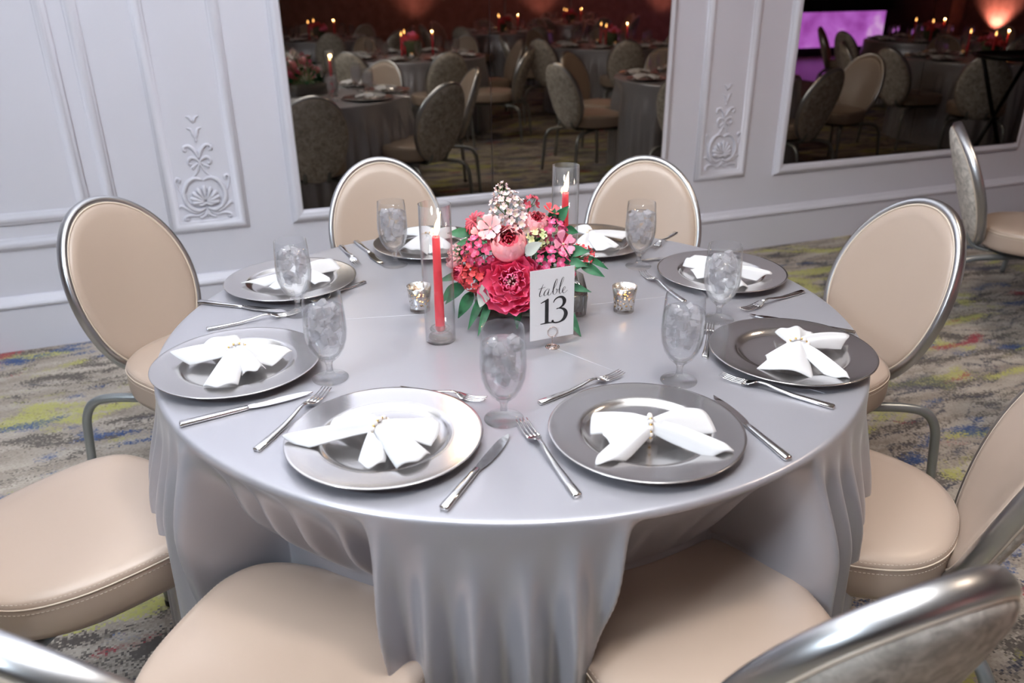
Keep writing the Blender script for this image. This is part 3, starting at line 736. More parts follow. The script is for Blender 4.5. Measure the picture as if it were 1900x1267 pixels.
# cutlery: lies along +x, handle end at origin
def bar(pts):
    """pts: (x, half width, half thickness, z)"""
    v = []; f = []; n = 10
    for x, w, t, z in pts:
        for k in range(n):
            a = 2 * pi * k / n; c_, s_ = cos(a), sin(a)
            v.append((x, w * math.copysign(abs(c_) ** .65, c_), z + t * math.copysign(abs(s_) ** .8, s_)))
    for i in range(len(pts) - 1):
        for k in range(n): f.append((i * n + k, i * n + (k + 1) % n, (i + 1) * n + (k + 1) % n, (i + 1) * n + k)[::-1])
    f.append(tuple(range(n))); f.append(tuple((len(pts) - 1) * n + k for k in range(n))[::-1])
    return v, f
def fork_meshes():
    h = MB(); h.add(*bar([(0, .0058, .0026, .0030), (.002, .0075, .0034, .0034), (.03, .0068, .0034, .0036), (.07, .0052, .0030, .0045), (.10, .0040, .0025, .0085), (.118, .0034, .0020, .0125), (.130, .0034, .0017, .0130), (.138, .0046, .0015, .0118)]))
    t = MB(); t.add(*bar([(.136, .0044, .0014, .0120), (.142, .0085, .0012, .0098), (.148, .0112, .0010, .0072), (.154, .0118, .0009, .0056), (.158, .0116, .0009, .0050)]))
    for q in (-.0093, -.0031, .0031, .0093):
        P = [(.154, q, .0056), (.166, q, .0044), (.180, q, .0046), (.194, q * .98, .0066), (.204, q * .96, .0090)]
        t.add(*sweep(P, [.0021, .0020, .0018, .0015, .0007], 6, up=(0, 0, 1), flat=.55))
    return h.mesh('handle', [M['steel']]), t.mesh('tines', [M['steel']])
FORK = fork_meshes()
def knife_meshes():
    h = MB(); h.add(*bar([(0, .0062, .0034, .0042), (.002, .0082, .0043, .0046), (.05, .0072, .0042, .0046), (.10, .0060, .0038, .0046), (.118, .0056, .0034, .0046), (.120, .0050, .0026, .0046)]))
    v = []; n = 9
    xs = np.linspace(0, 1, n); up_ = [.0052, .0060, .0064, .0066, .0066, .0064, .0056, .0036, -.0040]; lo = [-.0050, -.0090, -.0112, -.0120, -.0122, -.0118, -.0104, -.0080, -.0046]
    for s, a, c_ in zip(xs, up_, lo):
        x = .119 + .121 * s; v += [(x, a, .0062), (x, c_, .0048), (x, c_, .0042), (x, a, .0036)]
    f = [(0, 1, 2, 3)] + [(4 * i + j, 4 * i + (j + 1) % 4, 4 * i + 4 + (j + 1) % 4, 4 * i + 4 + j)[::-1] for i in range(n - 1) for j in range(4)] + [tuple(4 * (n - 1) + j for j in (3, 2, 1, 0))]
    bl = MB(); bl.add(v, f); return h.mesh('handle', [M['steel']]), bl.mesh('blade', [M['steel']], False)
KNIFE = knife_meshes()
def cutlery(kind, x, y, deg, L, label, z=ZT):
    name, ms, full, part = ('dinner_fork', FORK, .204, 'tines') if kind == 'fork' else (('dessert_fork', FORK, .204, 'tines') if kind == 'dessert' else ('dinner_knife', KNIFE, .240, 'blade'))
    s = L / full
    r = ob(name, None, loc=(x, y, z), rot=(0, 0, radians(deg)), scale=(s, .5 + .5 * s, .5 + .5 * s), label=label, cat='fork' if kind != 'knife' else 'knife', group={'fork': 'dinner forks', 'dessert': 'dessert forks', 'knife': 'dinner knives'}[kind] + ' on table 13')
    ob('handle', ms[0], r); ob(part, ms[1], r)
CUT = [('fork', 'FL', -.424, -.567, 71, .226), ('knife', 'FL', -.102, -.734, 66, .230), ('dessert', 'FL', -.215, -.348, -18, .176),
       ('fork', 'FR', .097, -.704, 110, .238), ('knife', 'FR', .443, -.609, 109, .228), ('dessert', 'FR', .049, -.412, 35, .204),
       ('fork', 'R', .580, -.438, 144, .216), ('knife', 'R', .747, -.110, 152, .228), ('dessert', 'R', .395, -.225, 74, .180),
       ('fork', 'RB', .721, .149, -146, .226), ('dessert', 'RB', .415, .084, 108, .224), ('knife', 'RB', .575, .452, 195, .230),
       ('knife', 'BR', .030, .440 + .30, -78, .230), ('dessert', 'BR', .255, .383, 166, .180), ('fork', 'BR', .505, .665, -121, .205),
       ('knife', 'BL', -.463, .600, -62, .246), ('fork', 'BL', -.02, .70, -100, .205),  ('dessert', 'BL', -.30, .352, 8, .176),
       ('dessert', 'LB', -.378, .249, -124, .185), ('fork', 'LB', -.50, .560, -66, .21), ('knife', 'LB', -.759, .113, -17, .246),
       ('knife', 'L', -.583, -.481, 30, .238), ('fork', 'L', -.683, -.055, 27, .21), ('dessert', 'L', -.383, -.175, 108, .18)]
SKIP = {('BR', 'knife'), ('BL', 'fork'), ('BL', 'dessert'), ('L', 'dessert')}
for kind, k, x, y, d, L in CUT:
    if (k, kind) in SKIP: continue
    nm = {'fork': 'polished dinner fork ', 'knife': 'polished dinner knife ', 'dessert': 'small dessert fork '}[kind]
    cutlery(kind, x, y, d, L, nm + PLACE[k])

# ------------------------------------------------------------------ candles, votives, card
def flame_mesh(h, w, lean, mat):
    P = []; R = []
    for s in np.linspace(0, 1, 12):
        P.append((lean * s ** 1.3, 0, h * s)); R.append(max(.0003, w * (sin(pi * min(1, (s + .06)) ** .75)) * (1 - .35 * s) + .0002))
    R[-1] = .0003; b = MB(); b.add(*sweep(P, R, 10)); return b.mesh('flame', [mat])
def taper(x, y, label, lean):
    r = ob('taper_candle', None, loc=(x, y, ZT + .024), label=label, cat='candle')
    b = MB(); b.add(*lathe([(0, 0), (.0098, 0), (.0104, .004), (.0100, .06), (.0090, .13), (.0080, .198), (.0080, .205), (.0072, .2085), (.0045, .2065), (0, .206)], 24)); ob('wax', b.mesh('wax', [M['wax_red']]), r)
    b = MB(); b.add(*sweep([(0, 0, .204), (.0004, 0, .210), (.0012, 0, .2145)], .0009, 6)); ob('wick', b.mesh('wick', [M['wick']]), r)
    ob('flame', flame_mesh(.048, .0062, lean, M['flame']), r, loc=(.0008, 0, .2115), label='burning yellow flame')
    l = bpy.data.lights.new('candle_glow', 'POINT'); l.energy = .35; l.color = (1, .62, .30); l.shadow_soft_size = .012
    ob('candle_glow', l, r, loc=(.006, 0, .24))
b = MB(); H = .3015
b.add(*lathe([(0, .0015), (.031, .0015), (.0325, .004), (.0330, .10), (.0334, H), (.0322, H), (.0318, .10), (.0312, .0065), (0, .0055)], 56)); HURR = b.mesh('hurricane_cylinder', [M['hurricane']])
b = MB(); b.add(*lathe([(0, 0), (.0245, 0), (.0262, .003), (.0250, .0075), (.0180, .011), (.0165, .0155), (.0215, .019), (.0225, .0225), (.0195, .026), (.0135, .0275), (.0125, .031), (.0112, .030), (.0112, .0175), (0, .0172)], 36)); HOLD = b.mesh('candle_holder', [M['solid_glass']])
for (x, y, nm, lean) in ((-.1535, -.1194, 'standing before the flowers, beside the nearer votive', .011), (.1352, .2416, 'standing behind the flowers, on the wall side', .006)):
    ob('glass_hurricane', HURR, loc=(x, y, ZT - .0012), label='tall clear glass hurricane cylinder ' + nm, cat='candle holder')
    ob('candlestick', HOLD, loc=(x, y, ZT + .0058), label='small round glass candlestick inside the hurricane ' + nm, cat='candle holder')
    taper(x, y, 'lit coral red taper candle ' + nm, lean)
for i, (x, y, nm) in enumerate(((-.2155, .0532, 'beside the nearer hurricane candle'), (.2631, .0383, 'alone beside the ribbed vase'))):
    r = ob('votive_holder', None, loc=(x, y, ZT), rot=(0, 0, i * 2), label='speckled mercury glass votive ' + nm, cat='candle holder')
    b = MB(); b.add(*lathe([(.0237, .010), (.0252, .03), (.0290, .0620), (.0278, .0622), (.0241, .03), (.0226, .012), (0, .0105)], 40)); ob('silvered_cup', b.mesh('silvered_cup', [M['mercury']]), r)
    b = MB(); b.add(*lathe([(0, 0), (.0225, 0), (.0240, .0015), (.0240, .0090), (.0236, .0100), (0, .0100)], 40)); ob('glass_base', b.mesh('glass_base', [M['solid_glass']]), r)
    t = ob('tea_light', None, loc=(x, y, ZT + .0125), label='lit white tea light in the votive ' + nm, cat='candle')
    b = MB(); b.add(*lathe([(0, 0), (.0185, 0), (.0188, .012), (.017, .0135), (0, .0128)], 24)); ob('wax', b.mesh('wax', [M['wax_white']]), t)
    ob('flame', flame_mesh(.015, .0035, .001, M['flame']), t, loc=(0, 0, .0135))
    l = bpy.data.lights.new('tea_glow', 'POINT'); l.energy = .12; l.color = (1, .60, .28); l.shadow_soft_size = .004
    ob('tea_glow', l, t, loc=(0, 0, .024))

def stroke(pts, n=8):
    """variable-width stroke polygon strip; pts (x, y, width)"""
    P = crom(pts, n); v = []; f = []
    for i, p in enumerate(P):
        t = P[min(i + 1, len(P) - 1)][:2] - P[max(i - 1, 0)][:2]; l = math.hypot(*t) or 1; nx, ny = -t[1] / l, t[0] / l; w = max(p[2], .036) / 2
        v += [(p[0] + nx * w, 0, p[1] + ny * w), (p[0] - nx * w, 0, p[1] - ny * w)]
    for i in range(len(P) - 1): f.append((2 * i, 2 * i + 1, 2 * i + 3, 2 * i + 2))
    return v, f
def disc(cx, cy, r, n=20): return [(cx + r * cos(2 * pi * k / n), 0, cy + r * sin(2 * pi * k / n)) for k in range(n)], [tuple(range(n))]
def poly(pts): return [(x, 0, y) for x, y in pts], [tuple(range(len(pts)))]
card_yaw = radians(22)
holder = ob('card_holder', None, loc=(.0850, -.1610, ZT), rot=(0, 0, card_yaw), label='coiled wire place card holder gripping the table number', cat='card holder')
P = [(cos(a) * (.0035 + .0020 * a / pi), sin(a) * (.0035 + .0020 * a / pi), .0010 + .0008 * (1 - a / (6 * pi))) for a in np.linspace(0, 6 * pi, 90)]
b = MB(); b.add(*sweep(P, .0010, 6)); ob('coil_base', b.mesh('coil_base', [M['wire']]), holder)
b = MB(); b.add(*sweep([(.0035, 0, .001), (.001, 0, .006), (0, 0, .016), (0, 0, .024)], .0008, 6)); ob('wire_stem', b.mesh('wire_stem', [M['wire']]), holder)
b = MB()
for yy in (-.0014, .0020): b.add(*sweep([(.0112 * sin(a), yy, .0355 - .0112 * cos(a)) for a in np.linspace(0, 2 * pi, 30)[:-1]], .0007, 6, closed=True))
ob('wire_ring', b.mesh('wire_ring', [M['wire']]), holder)
cd = ob('table_number_card', None, loc=(.0850 - .0005, -.1610, ZT + .0215), rot=(0, 0, card_yaw), label='white card printed table 13 in black standing before the flowers', cat='card')
b = MB(); b.add(*box(-.0500, .0500, -.0003, .0005, 0, .1540)); ob('card_stock', b.mesh('card_stock', [M['paper']], False), cd)
ink = MB()
def put(vf, x0, y0, s, sy=None):
    v, f = vf; sy = sy or s; ink.add([(x0 + x * s, -.0006, y0 + z * sy) for x, _, z in v], f)
script = [
    [(.62, 1.75, .02), (.45, 1.25, .07), (.24, .55, .10), (.20, .12, .08), (.32, .02, .03), (.52, .20, .015)], [(.08, 1.12, .03), (.40, 1.20, .05), (.86, 1.30, .02)],
    [(1.26, .92, .02), (1.10, .98, .03), (.84, .70, .08), (.70, .28, .10), (.80, .03, .04), (1.00, .20, .02), (1.20, .60, .015), (1.34, .98, .02)], [(1.34, .98, .03), (1.22, .55, .09), (1.16, .18, .09), (1.26, .02, .03), (1.46, .18, .015)],
    [(1.46, .18, .015), (1.80, .80, .015), (2.14, 1.60, .015), (2.24, 2.12, .02), (2.14, 2.22, .04), (1.98, 1.80, .09), (1.82, 1.10, .11), (1.74, .45, .10), (1.82, .06, .04), (2.02, .08, .03), (2.20, .40, .07), (2.20, .74, .05), (2.10, .82, .02), (2.16, .66, .015), (2.36, .62, .015)],
    [(2.36, .62, .015), (2.62, 1.10, .015), (2.90, 1.85, .015), (2.97, 2.28, .02), (2.87, 2.36, .04), (2.72, 1.95, .09), (2.56, 1.20, .11), (2.47, .45, .10), (2.53, .06, .04), (2.72, .16, .015)],
    [(2.72, .16, .015), (2.98, .46, .015), (3.16, .78, .03), (3.10, .96, .03), (2.94, .78, .06), (2.84, .38, .10), (2.94, .04, .05), (3.16, .10, .02), (3.44, .40, .012)]]
for s_ in script: put(stroke([(x, y, w * 1.15) for x, y, w in s_]), -.0330, .0965, .0196, .0150)
D0, DS = .0345, .0560
put(poly([(.22, .05), (.37, .05), (.37, .97), (.345, 1.0), (.05, .86), (.06, .83), (.22, .88)]), -.0290, D0, DS)
put(poly([(.04, 0), (.55, 0), (.55, .028), (.40, .045), (.37, .06), (.22, .06), (.19, .045), (.04, .028)]), -.0290, D0, DS)
put(stroke([(.10, .80, .03), (.16, .91, .05), (.30, .985, .06), (.46, .96, .10), (.545, .82, .150), (.50, .66, .10), (.36, .56, .045), (.22, .53, .03)]), -.0030, D0, DS)
put(stroke([(.25, .545, .03), (.42, .53, .06), (.56, .44, .12), (.615, .28, .165), (.54, .10, .13), (.38, .0, .06), (.20, -.015, .05), (.08, .03, .06), (.03, .075, .03)]), -.0030, D0, DS)
put(disc(.075, .065, .050), -.0030, D0, DS)
ob('lettering', ink.mesh('lettering', [M['ink']], False), cd)

# ------------------------------------------------------------------ flowers
def petal_mesh(name, prof, az, mat, ns=7, nu=7, ruff=0.0, cup=0.0, seed=0, notch=0.0):
    """prof: (radius, height) from base to tip; az: half angles from base to tip"""
    rs = np.random.RandomState(seed); P = crom(prof, 4); P = [P[int(round(i * (len(P) - 1) / (ns - 1)))] for i in range(ns)]
    A = np.interp(np.linspace(0, 1, ns), np.linspace(0, 1, len(az)), az); v = []; f = []; col = []; ph = rs.rand(3) * 6
    for i in range(ns):
        s = i / (ns - 1)
        for j in range(nu):
            u = 2 * j / (nu - 1) - 1; a = u * A[i]; r, z = P[i]
            wob = ruff * s * s * (sin(5 * u + ph[0]) + .6 * sin(9 * u + ph[1]))
            r2 = r + wob - cup * u * u * s; z2 = z - notch * s ** 3 * abs(u) ** 2 + wob * .8
            v.append((r2 * cos(a), r2 * sin(a), z2)); col.append(s)
    for i in range(ns - 1):
        for j in range(nu - 1): a = i * nu + j; f.append((a, a + 1, a + nu + 1, a + nu))
    me = mk_mesh(name, v, f, [mat]); at = me.attributes.new('along', 'FLOAT', 'POINT'); at.data.foreach_set('value', col)
    return me
def orient(d):
    d = Vector(d).normalized(); return d.to_track_quat('Z', 'Y').to_matrix().to_4x4()
VC = Vector((.040, .060, .800))
def bloom(name, pos, axis, label, cat='flower', stem=True, group='flowers of the centrepiece on table 13'):
    m4 = Tr(*pos) @ orient(axis); r = ob(name, None, mat4=m4, label=label, cat=cat, group=group)
    if stem:
        inv = m4.inverted(); e = inv @ Vector((VC.x + (pos[0] - VC.x) * .18, VC.y + (pos[1] - VC.y) * .18, .815)); L = e.length
        b = MB(); b.add(*sweep(crom([(0, 0, .002), (0, 0, -.15 * L), tuple(e * .6), tuple(e)], 4), .0018, 6)); ob('stem', b.mesh('stem', [M['stem']]), r)
    return r
def petals(r, mesh, n, scale=1.0, z=0.0, tilt=0.0, phase=0.0, jit=.12, rs=random):
    for k in range(n):
        a = 2 * pi * k / n + phase + rs.uniform(-jit, jit); s = scale * rs.uniform(.93, 1.06)
        ob('petal', mesh, r, mat4=Rz(a) @ Tr(0, 0, z) @ Ry(tilt + rs.uniform(-.10, .10)) @ Matrix.Scale(s, 4))
def dirfrom(p, c=(.03, .05, .86)): return tuple(Vector(p) - Vector(c))
# open hot pink peony
p = (.004, -.060, .858); r = bloom('peony_bloom', p, (-.05, -.80, .42), 'large open ruffled hot pink peony beside the table card')
for mi, (prof, az, n, z, ph) in enumerate([
        ([(.004, -.006), (.028, -.012), (.052, -.004), (.066, .012), (.071, .026)], [.5, .42, .44, .46, .40], 9, 0, 0),
        ([(.004, -.004), (.026, -.004), (.046, .008), (.057, .024), (.060, .036)], [.5, .46, .48, .48, .40], 9, .002, .3),
        ([(.003, 0), (.020, .002), (.036, .014), (.044, .030), (.046, .040)], [.6, .50, .55, .52, .42], 8, .002, .1),
        ([(.003, 0), (.014, .004), (.026, .018), (.031, .034), (.030, .042)], [.7, .60, .62, .60, .45], 7, .004, .5),
        ([(.002, .002), (.008, .008), (.016, .022), (.019, .036), (.016, .042)], [.8, .75, .75, .70, .5], 6, .006, .2)]):
    for var in range(2):
        petals(r, petal_mesh('peony_petal', prof, az, M['hot_pink'], 8, 9, .0030, .006, mi * 7 + var, .006), n if var == 0 else n // 2, 1.0 if var == 0 else .92, z, 0, ph + var * .35)
b = MB(); rs = np.random.RandomState(2)
for k in range(26):
    a = rs.rand() * 6.28; q = .003 + rs.rand() * .010; b.add(*sweep([(q * .5 * cos(a), q * .5 * sin(a), .010), (q * cos(a), q * sin(a), .030), (q * 1.25 * cos(a), q * 1.25 * sin(a), .040)], [.0008, .0009, .0018], 5))
o = ob('stamens', b.mesh('stamens', [M['stamen']]), r, label='pale pink stamens'); o['kind'] = 'stuff'
# round cabbage peonies
def cabbage(pos, axis, R, label, out='soft_pink', inn='deep_pink'):
    r = bloom('cabbage_peony_bloom', pos, axis, label)
    def sph(rad, end, flare=0): return [(rad * sin(t), -rad * cos(t)) for t in np.linspace(.12, end, 5)][:-1] + [(rad * sin(end) + flare, -rad * cos(end))]
    for mi, (rad, end, n, az, mat, ph) in enumerate([(1.0, 1.95, 6, [.6, .75, .72, .62, .45], out, 0), (.96, 2.15, 6, [.6, .7, .68, .6, .42], out, .5), (.90, 2.30, 6, [.6, .7, .70, .66, .45], out, .2), (.80, 2.40, 6, [.6, .7, .72, .7, .5], out, .7), (.66, 2.42, 5, [.7, .8, .8, .8, .6], inn, .1), (.50, 2.42, 5, [.8, .9, .9, .9, .7], inn, .6), (.32, 2.45, 4, [.9, 1, 1, 1, .8], inn, .3)]):
        petals(r, petal_mesh('cabbage_petal', sph(R * rad, end), az, M[mat], 8, 9, .0010, .0035, mi + 20, .004), n, 1, 0, 0, ph, .08)
cabbage((-.004, -.052, .945), (-.05, -.55, .75), .041, 'round pale pink cabbage peony above the hot pink peony')
cabbage((.056, -.012, .980), (.10, -.35, .80), .029, 'small round pink peony beside the green berries')
cabbage((-.112, -.022, .868), (-.7, -.6, .35), .021, 'small deep pink rose beside the hurricane candle', 'deep_pink', 'hot_pink')
cabbage((-.130, .010, .888), (-.8, -.3, .5), .019, 'small blush rose beside the hurricane candle', 'blush', 'soft_pink')
# simple five-petal blossoms
def blossom(pos, axis, s, mat, label, n=5, name='blossom'):
    r = bloom(name, pos, axis, label)
    petals(r, petal_mesh('blossom_petal', [(.001, 0), (.35 * s, .10 * s), (.70 * s, .30 * s), (.95 * s, .42 * s), (1.02 * s, .40 * s)], [.5, .36, .50, .42, .12], M[mat], 7, 7, .035 * s, -.10 * s, int(s * 9999) % 97), n, 1, 0, 0, random.random())
    b = MB(); b.add(*lathe([(0, 0), (.10 * s, .03 * s), (.12 * s, .14 * s), (.06 * s, .22 * s), (0, .24 * s)], 8)); ob('flower_eye', b.mesh('flower_eye', [M['lilac']]), r)
blossom((-.043, -.034, .975), (-.25, -.8, .55), .026, 'blush', 'blush pink open blossom beside the cabbage peony', 6)
blossom((-.066, -.030, .958), (-.6, -.7, .4), .021, 'blush', 'smaller blush blossom beside the magenta florets', 5)
blossom((.112, -.040, .940), (.45, -.75, .45), .026, 'pink_blossom', 'pink open blossom above the pointed green leaves', 5)
blossom((.128, -.030, .926), (.75, -.5, .3), .021, 'pink_blossom', 'smaller pink blossom beneath another pink blossom', 5)
blossom((.088, .012, 1.000), (.3, -.4, .9), .018, 'red', 'small rosy red blossom at the crown of the arrangement', 5)
# crimson daisy-like flower
r = bloom('crimson_daisy', (-.078, .004, .978), (-.55, -.55, .65), 'crimson many-petalled daisy at the top of the arrangement')
pm = petal_mesh('ray_petal', [(.001, 0), (.010, .003), (.020, .004), (.028, .001), (.031, -.002)], [.9, .20, .15, .13, .06], M['crimson'], 6, 5, 0, .002, 3)
petals(r, pm, 15); petals(r, pm, 12, .75, .003, -.25, .1); petals(r, pm, 8, .5, .005, -.6, .2)
# clustered heads
def floret_mesh(name, n, s, mat, up=.25):
    b = MB(); col = []
    for k in range(n):
        a = 2 * pi * k / n
        rows = [(0, .12), (.45, .42), (.80, .40), (1.0, .16)]
        v = []
        for q, (rr_, w) in enumerate(rows):
            for u in (-1, 0, 1): v.append((s * rr_ * cos(a) - s * w * u * sin(a), s * rr_ * sin(a) + s * w * u * cos(a), s * (up * rr_ ** 1.3 + .10 * abs(u) * rr_))); col.append(q / 3)
        b.add(v, [(3 * q + j, 3 * q + j + 1, 3 * q + j + 4, 3 * q + j + 3) for q in range(3) for j in range(2)])
    me = b.mesh(name, [M[mat]]); at = me.attributes.new('along', 'FLOAT', 'POINT'); at.data.foreach_set('value', col); return me
def cluster(name, pos, axis, R, nfl, fs, mat, label, npet=4, squash=.8, up=.25, cap=.35):
    r = bloom(name, pos, axis, label); fm = [floret_mesh('floret', npet, fs, mat, up), floret_mesh('floret', npet, fs * .85, mat, up * 1.6)]
    ga = pi * (3 - sqrt(5))
    for k in range(nfl):
        zc = 1 - (k + .5) / nfl * (2 - 2 * cap) ; rr = sqrt(max(0, 1 - zc * zc)); a = k * ga
        d = Vector((rr * cos(a), rr * sin(a), zc)); jit = random.uniform(.88, 1.08)
        ob('floret', fm[k % 2], r, mat4=Tr(d.x * R * jit, d.y * R * jit, d.z * R * squash * jit) @ orient(d + Vector((random.uniform(-.2, .2), random.uniform(-.2, .2), .2))) @ Rz(random.random() * 6))
    b = MB()
    for k in range(0, nfl, 2):
        zc = 1 - (k + .5) / nfl * (2 - 2 * cap); rr = sqrt(max(0, 1 - zc * zc)); a = k * ga
        b.add(*sweep([(0, 0, -R * .6), (rr * cos(a) * R * .95, rr * sin(a) * R * .95, zc * R * squash * .95)], .0008, 4))
    o = ob('flower_stalks', b.mesh('flower_stalks', [M['stem']]), r); o['kind'] = 'stuff'
cluster('hydrangea_head', (-.070, -.034, .922), (-.55, -.75, .35), .034, 22, .0125, 'magenta', 'magenta and white hydrangea head beside the cabbage peony')
cluster('hydrangea_head', (.090, -.010, .962), (.45, -.45, .75), .030, 18, .012, 'magenta', 'magenta hydrangea head beside the rear hurricane candle')
cluster('hydrangea_head', (.088, -.052, .902), (.35, -.85, .30), .034, 22, .0125, 'magenta', 'magenta hydrangea head above the table card')
cluster('lilac_spray', (-.006, .012, 1.000), (-.20, -.30, 1), .036, 40, .0085, 'lilac', 'cream and lilac flower spray at the top of the arrangement', 4, 1.25, .3)
cluster('lilac_spray', (.018, -.010, .978), (.1, -.7, .8), .030, 26, .0095, 'lilac', 'lilac florets between the two pink peonies', 4, .8, .25)
cluster('bud_spray', (-.016, .020, 1.030), (-.12, -.05, 1), .018, 36, .0045, 'lilac', 'pinkish white bud spray standing tallest of the flowers', 4, 1.7, .8, .2)
cluster('geranium_head', (-.084, -.048, .868), (-.5, -.85, .15), .026, 22, .0095, 'red', 'scarlet geranium head lower beside the hot pink peony', 5)
cluster('geranium_head', (-.086, -.040, .896), (-.5, -.75, .4), .020, 14, .0090, 'red', 'scarlet geranium head just above another geranium', 5)
cluster('geranium_head', (-.060, -.040, .840), (-.4, -.85, 0), .022, 16, .0085, 'crimson', 'dark red geranium head lowest beside a grey leaf', 5)
cluster('geranium_head', (.120, -.020, .868), (.8, -.5, .2), .024, 16, .0090, 'hot_pink', 'hot pink floret head behind the card edge', 5)
cluster('filler_spray', (-.116, .000, .908), (-.6, -.4, .7), .022, 48, .0038, 'blush', 'fuzzy blush bud spray beside the hurricane candle', 4, .9, .8)
cluster('green_hydrangea', (.058, -.046, .955), (.25, -.75, .6), .020, 12, .0095, 'green_petal', 'lime green florets among the pink flowers', 4)
cluster('red_sprig', (.046, .020, 1.012), (.3, -.3, .9), .014, 7, .0090, 'crimson', 'sprig of dark red florets rising above the pink peony', 4, 1.4, .3, .4)
cluster('red_sprig', (.150, -.015, .905), (.95, -.3, .15), .020, 16, .0080, 'red', 'feathery red sprig above the ribbed vase', 4, 1.5, .5, .25)
# leaves
def leaf_mesh(L, w, fold=.25, droop=.2, mat='leaf', blunt=1.0):
    ns, v, f = 10, [], []
    for i in range(ns):
        s = i / (ns - 1); ww = w * (sin(pi * s ** .8) ** blunt) * (1 - .15 * s) + .0004; z = -droop * L * s * s
        for u in (-1, -.5, 0, .5, 1): v.append((L * s, ww * u, z + fold * ww * abs(u)))
    for i in range(ns - 1):
        for j in range(4): a = i * 5 + j; f.append((a, a + 1, a + 6, a + 5))
    n = len(v); v += [(x, y, z - .0006) for x, y, z in v]; f += [tuple(n + i for i in q[::-1]) for q in f]
    return mk_mesh('leaf', v, f, [M[mat]])
def sprig(base, tip_leaves, label, mat='leaf', name='leaf_sprig'):
    """tip_leaves: (start, tip, half width)"""
    base = Vector(base); r = ob(name, None, loc=base, label=label, cat='foliage', group='greenery of the centrepiece on table 13')
    for st, tp, w in tip_leaves:
        st = Vector(st); tp = Vector(tp); d = tp - st; L = d.length
        x = d.normalized(); toc = Vector((0, -1.2, .75)); z = (toc - x * toc.dot(x)).normalized(); y = z.cross(x)
        m4 = Matrix((x, y, z)).transposed().to_4x4(); m4.translation = st - base
        ob('leaf', leaf_mesh(L, w, .22, .10, mat, .8 if mat == 'sage' else 1.0), r, mat4=m4)
        b = MB(); b.add(*sweep(crom([(0, 0, 0), tuple((st - base) * .5 + Vector((0, 0, .01))), tuple(st - base)], 4), .0012, 5)); ob('stem', b.mesh('stem', [M['stem']]), r)
VB = (.045, .060, .825)
sprig((.06, .05, .825), [((.118, -.030, .921), (.168, -.050, .928), .014), ((.110, -.040, .908), (.165, -.062, .898), .012), ((.150, -.02, .890), (.205, -.045, .868), .012), ((.165, -.015, .905), (.215, -.03, .880), .007)], 'pointed green leaves reaching out above the ribbed vase')
sprig((.06, .06, .825), [((.086, .002, .968), (.096, .000, 1.008), .011), ((.098, .004, .975), (.125, .000, 1.014), .013), ((.118, .010, .960), (.150, .010, .952), .010)], 'green leaves beside the rear hurricane candle')
sprig((.03, .06, .825), [((-.085, .010, .952), (-.140, .005, .955), .012), ((-.080, -.01, .938), (-.120, -.012, .935), .010)], 'green leaves beneath the crimson daisy')
sprig((.02, .05, .825), [((-.095, -.010, .855), (-.150, -.030, .800), .013), ((-.085, -.040, .835), (-.118, -.075, .785), .014), ((-.10, .01, .86), (-.165, .0, .845), .010), ((-.12, .0, .84), (-.158, -.02, .80), .012)], 'long green leaves drooping beside the hurricane candle')
sprig((.02, .04, .820), [((-.045, -.055, .825), (-.072, -.128, .768), .009), ((.015, -.06, .815), (.012, -.110, .775), .010), ((-.06, -.04, .83), (-.095, -.100, .770), .010)], 'dark green leaves drooping under the hot pink peony')
sprig((.07, .04, .820), [((.09, -.06, .812), (.115, -.125, .768), .012), ((.11, -.05, .810), (.150, -.115, .758), .013), ((.12, -.02, .84), (.175, -.05, .835), .009)], 'dark green leaves behind the table card')
sprig((.03, .05, .825), [((.030, -.070, .930), (.062, -.092, .960), .014)], 'grey felted leaf between the cabbage peony and the lime florets', 'sage', 'sage_leaf')
sprig((.02, .04, .825), [((-.050, -.065, .862), (-.068, -.098, .820), .017)], 'grey felted leaf under the geranium', 'sage', 'sage_leaf')
sprig((.02, .06, .825), [((-.055, .000, .955), (-.070, -.016, .995), .013)], 'grey felted leaf beside the crimson daisy', 'sage', 'sage_leaf')
sprig((.05, .04, .825), [((.060, -.040, .930), (.078, -.070, .900), .014), ((.055, -.045, .940), (.072, -.060, .965), .008)], 'dark green leaf beneath the lime florets')
rs = random.Random(4)
lv = []
for k in range(26):
    a = rs.uniform(0, 2 * pi); e = rs.uniform(-.3, .5); d = Vector((cos(a) * cos(e), sin(a) * cos(e), sin(e))); st = Vector((.03, .05, .86)) + Vector((d.x * .085, d.y * .07, d.z * .06)); lv.append((tuple(st), tuple(st + d * rs.uniform(.035, .05)), rs.uniform(.009, .013)))
sprig((.035, .055, .825), lv, 'dark green leaves filling the middle of the arrangement')
# vase
vz = ob('ribbed_vase', None, loc=(.045, .060, ZT), label='low rectangular ribbed grey glass vase under the flowers', cat='vase')
b = MB()
def wavy(hx, hy, z, amp):
    pts = []; n = 26
    for (x0, y0, x1, y1, m_) in ((-hx, -hy, hx, -hy, n), (hx, -hy, hx, hy, n // 2), (hx, hy, -hx, hy, n), (-hx, hy, -hx, -hy, n // 2)):
        nx, ny = (y1 - y0), -(x1 - x0); l = math.hypot(nx, ny); nx /= l; ny /= l
        for i in range(m_ * 4):
            t = i / (m_ * 4); o_ = amp * abs(sin(pi * m_ * t)); pts.append((x0 + (x1 - x0) * t + nx * o_, y0 + (y1 - y0) * t + ny * o_, z))
    return pts
rows = [wavy(.118, .050, .0, .001), wavy(.124, .056, .004, .003), wavy(.127, .059, .05, .003), wavy(.126, .058, .066, .002), wavy(.110, .042, .080, .0), wavy(.106, .038, .084, 0), wavy(.104, .036, .080, 0), wavy(.118, .050, .064, 0), wavy(.119, .051, .01, 0)]
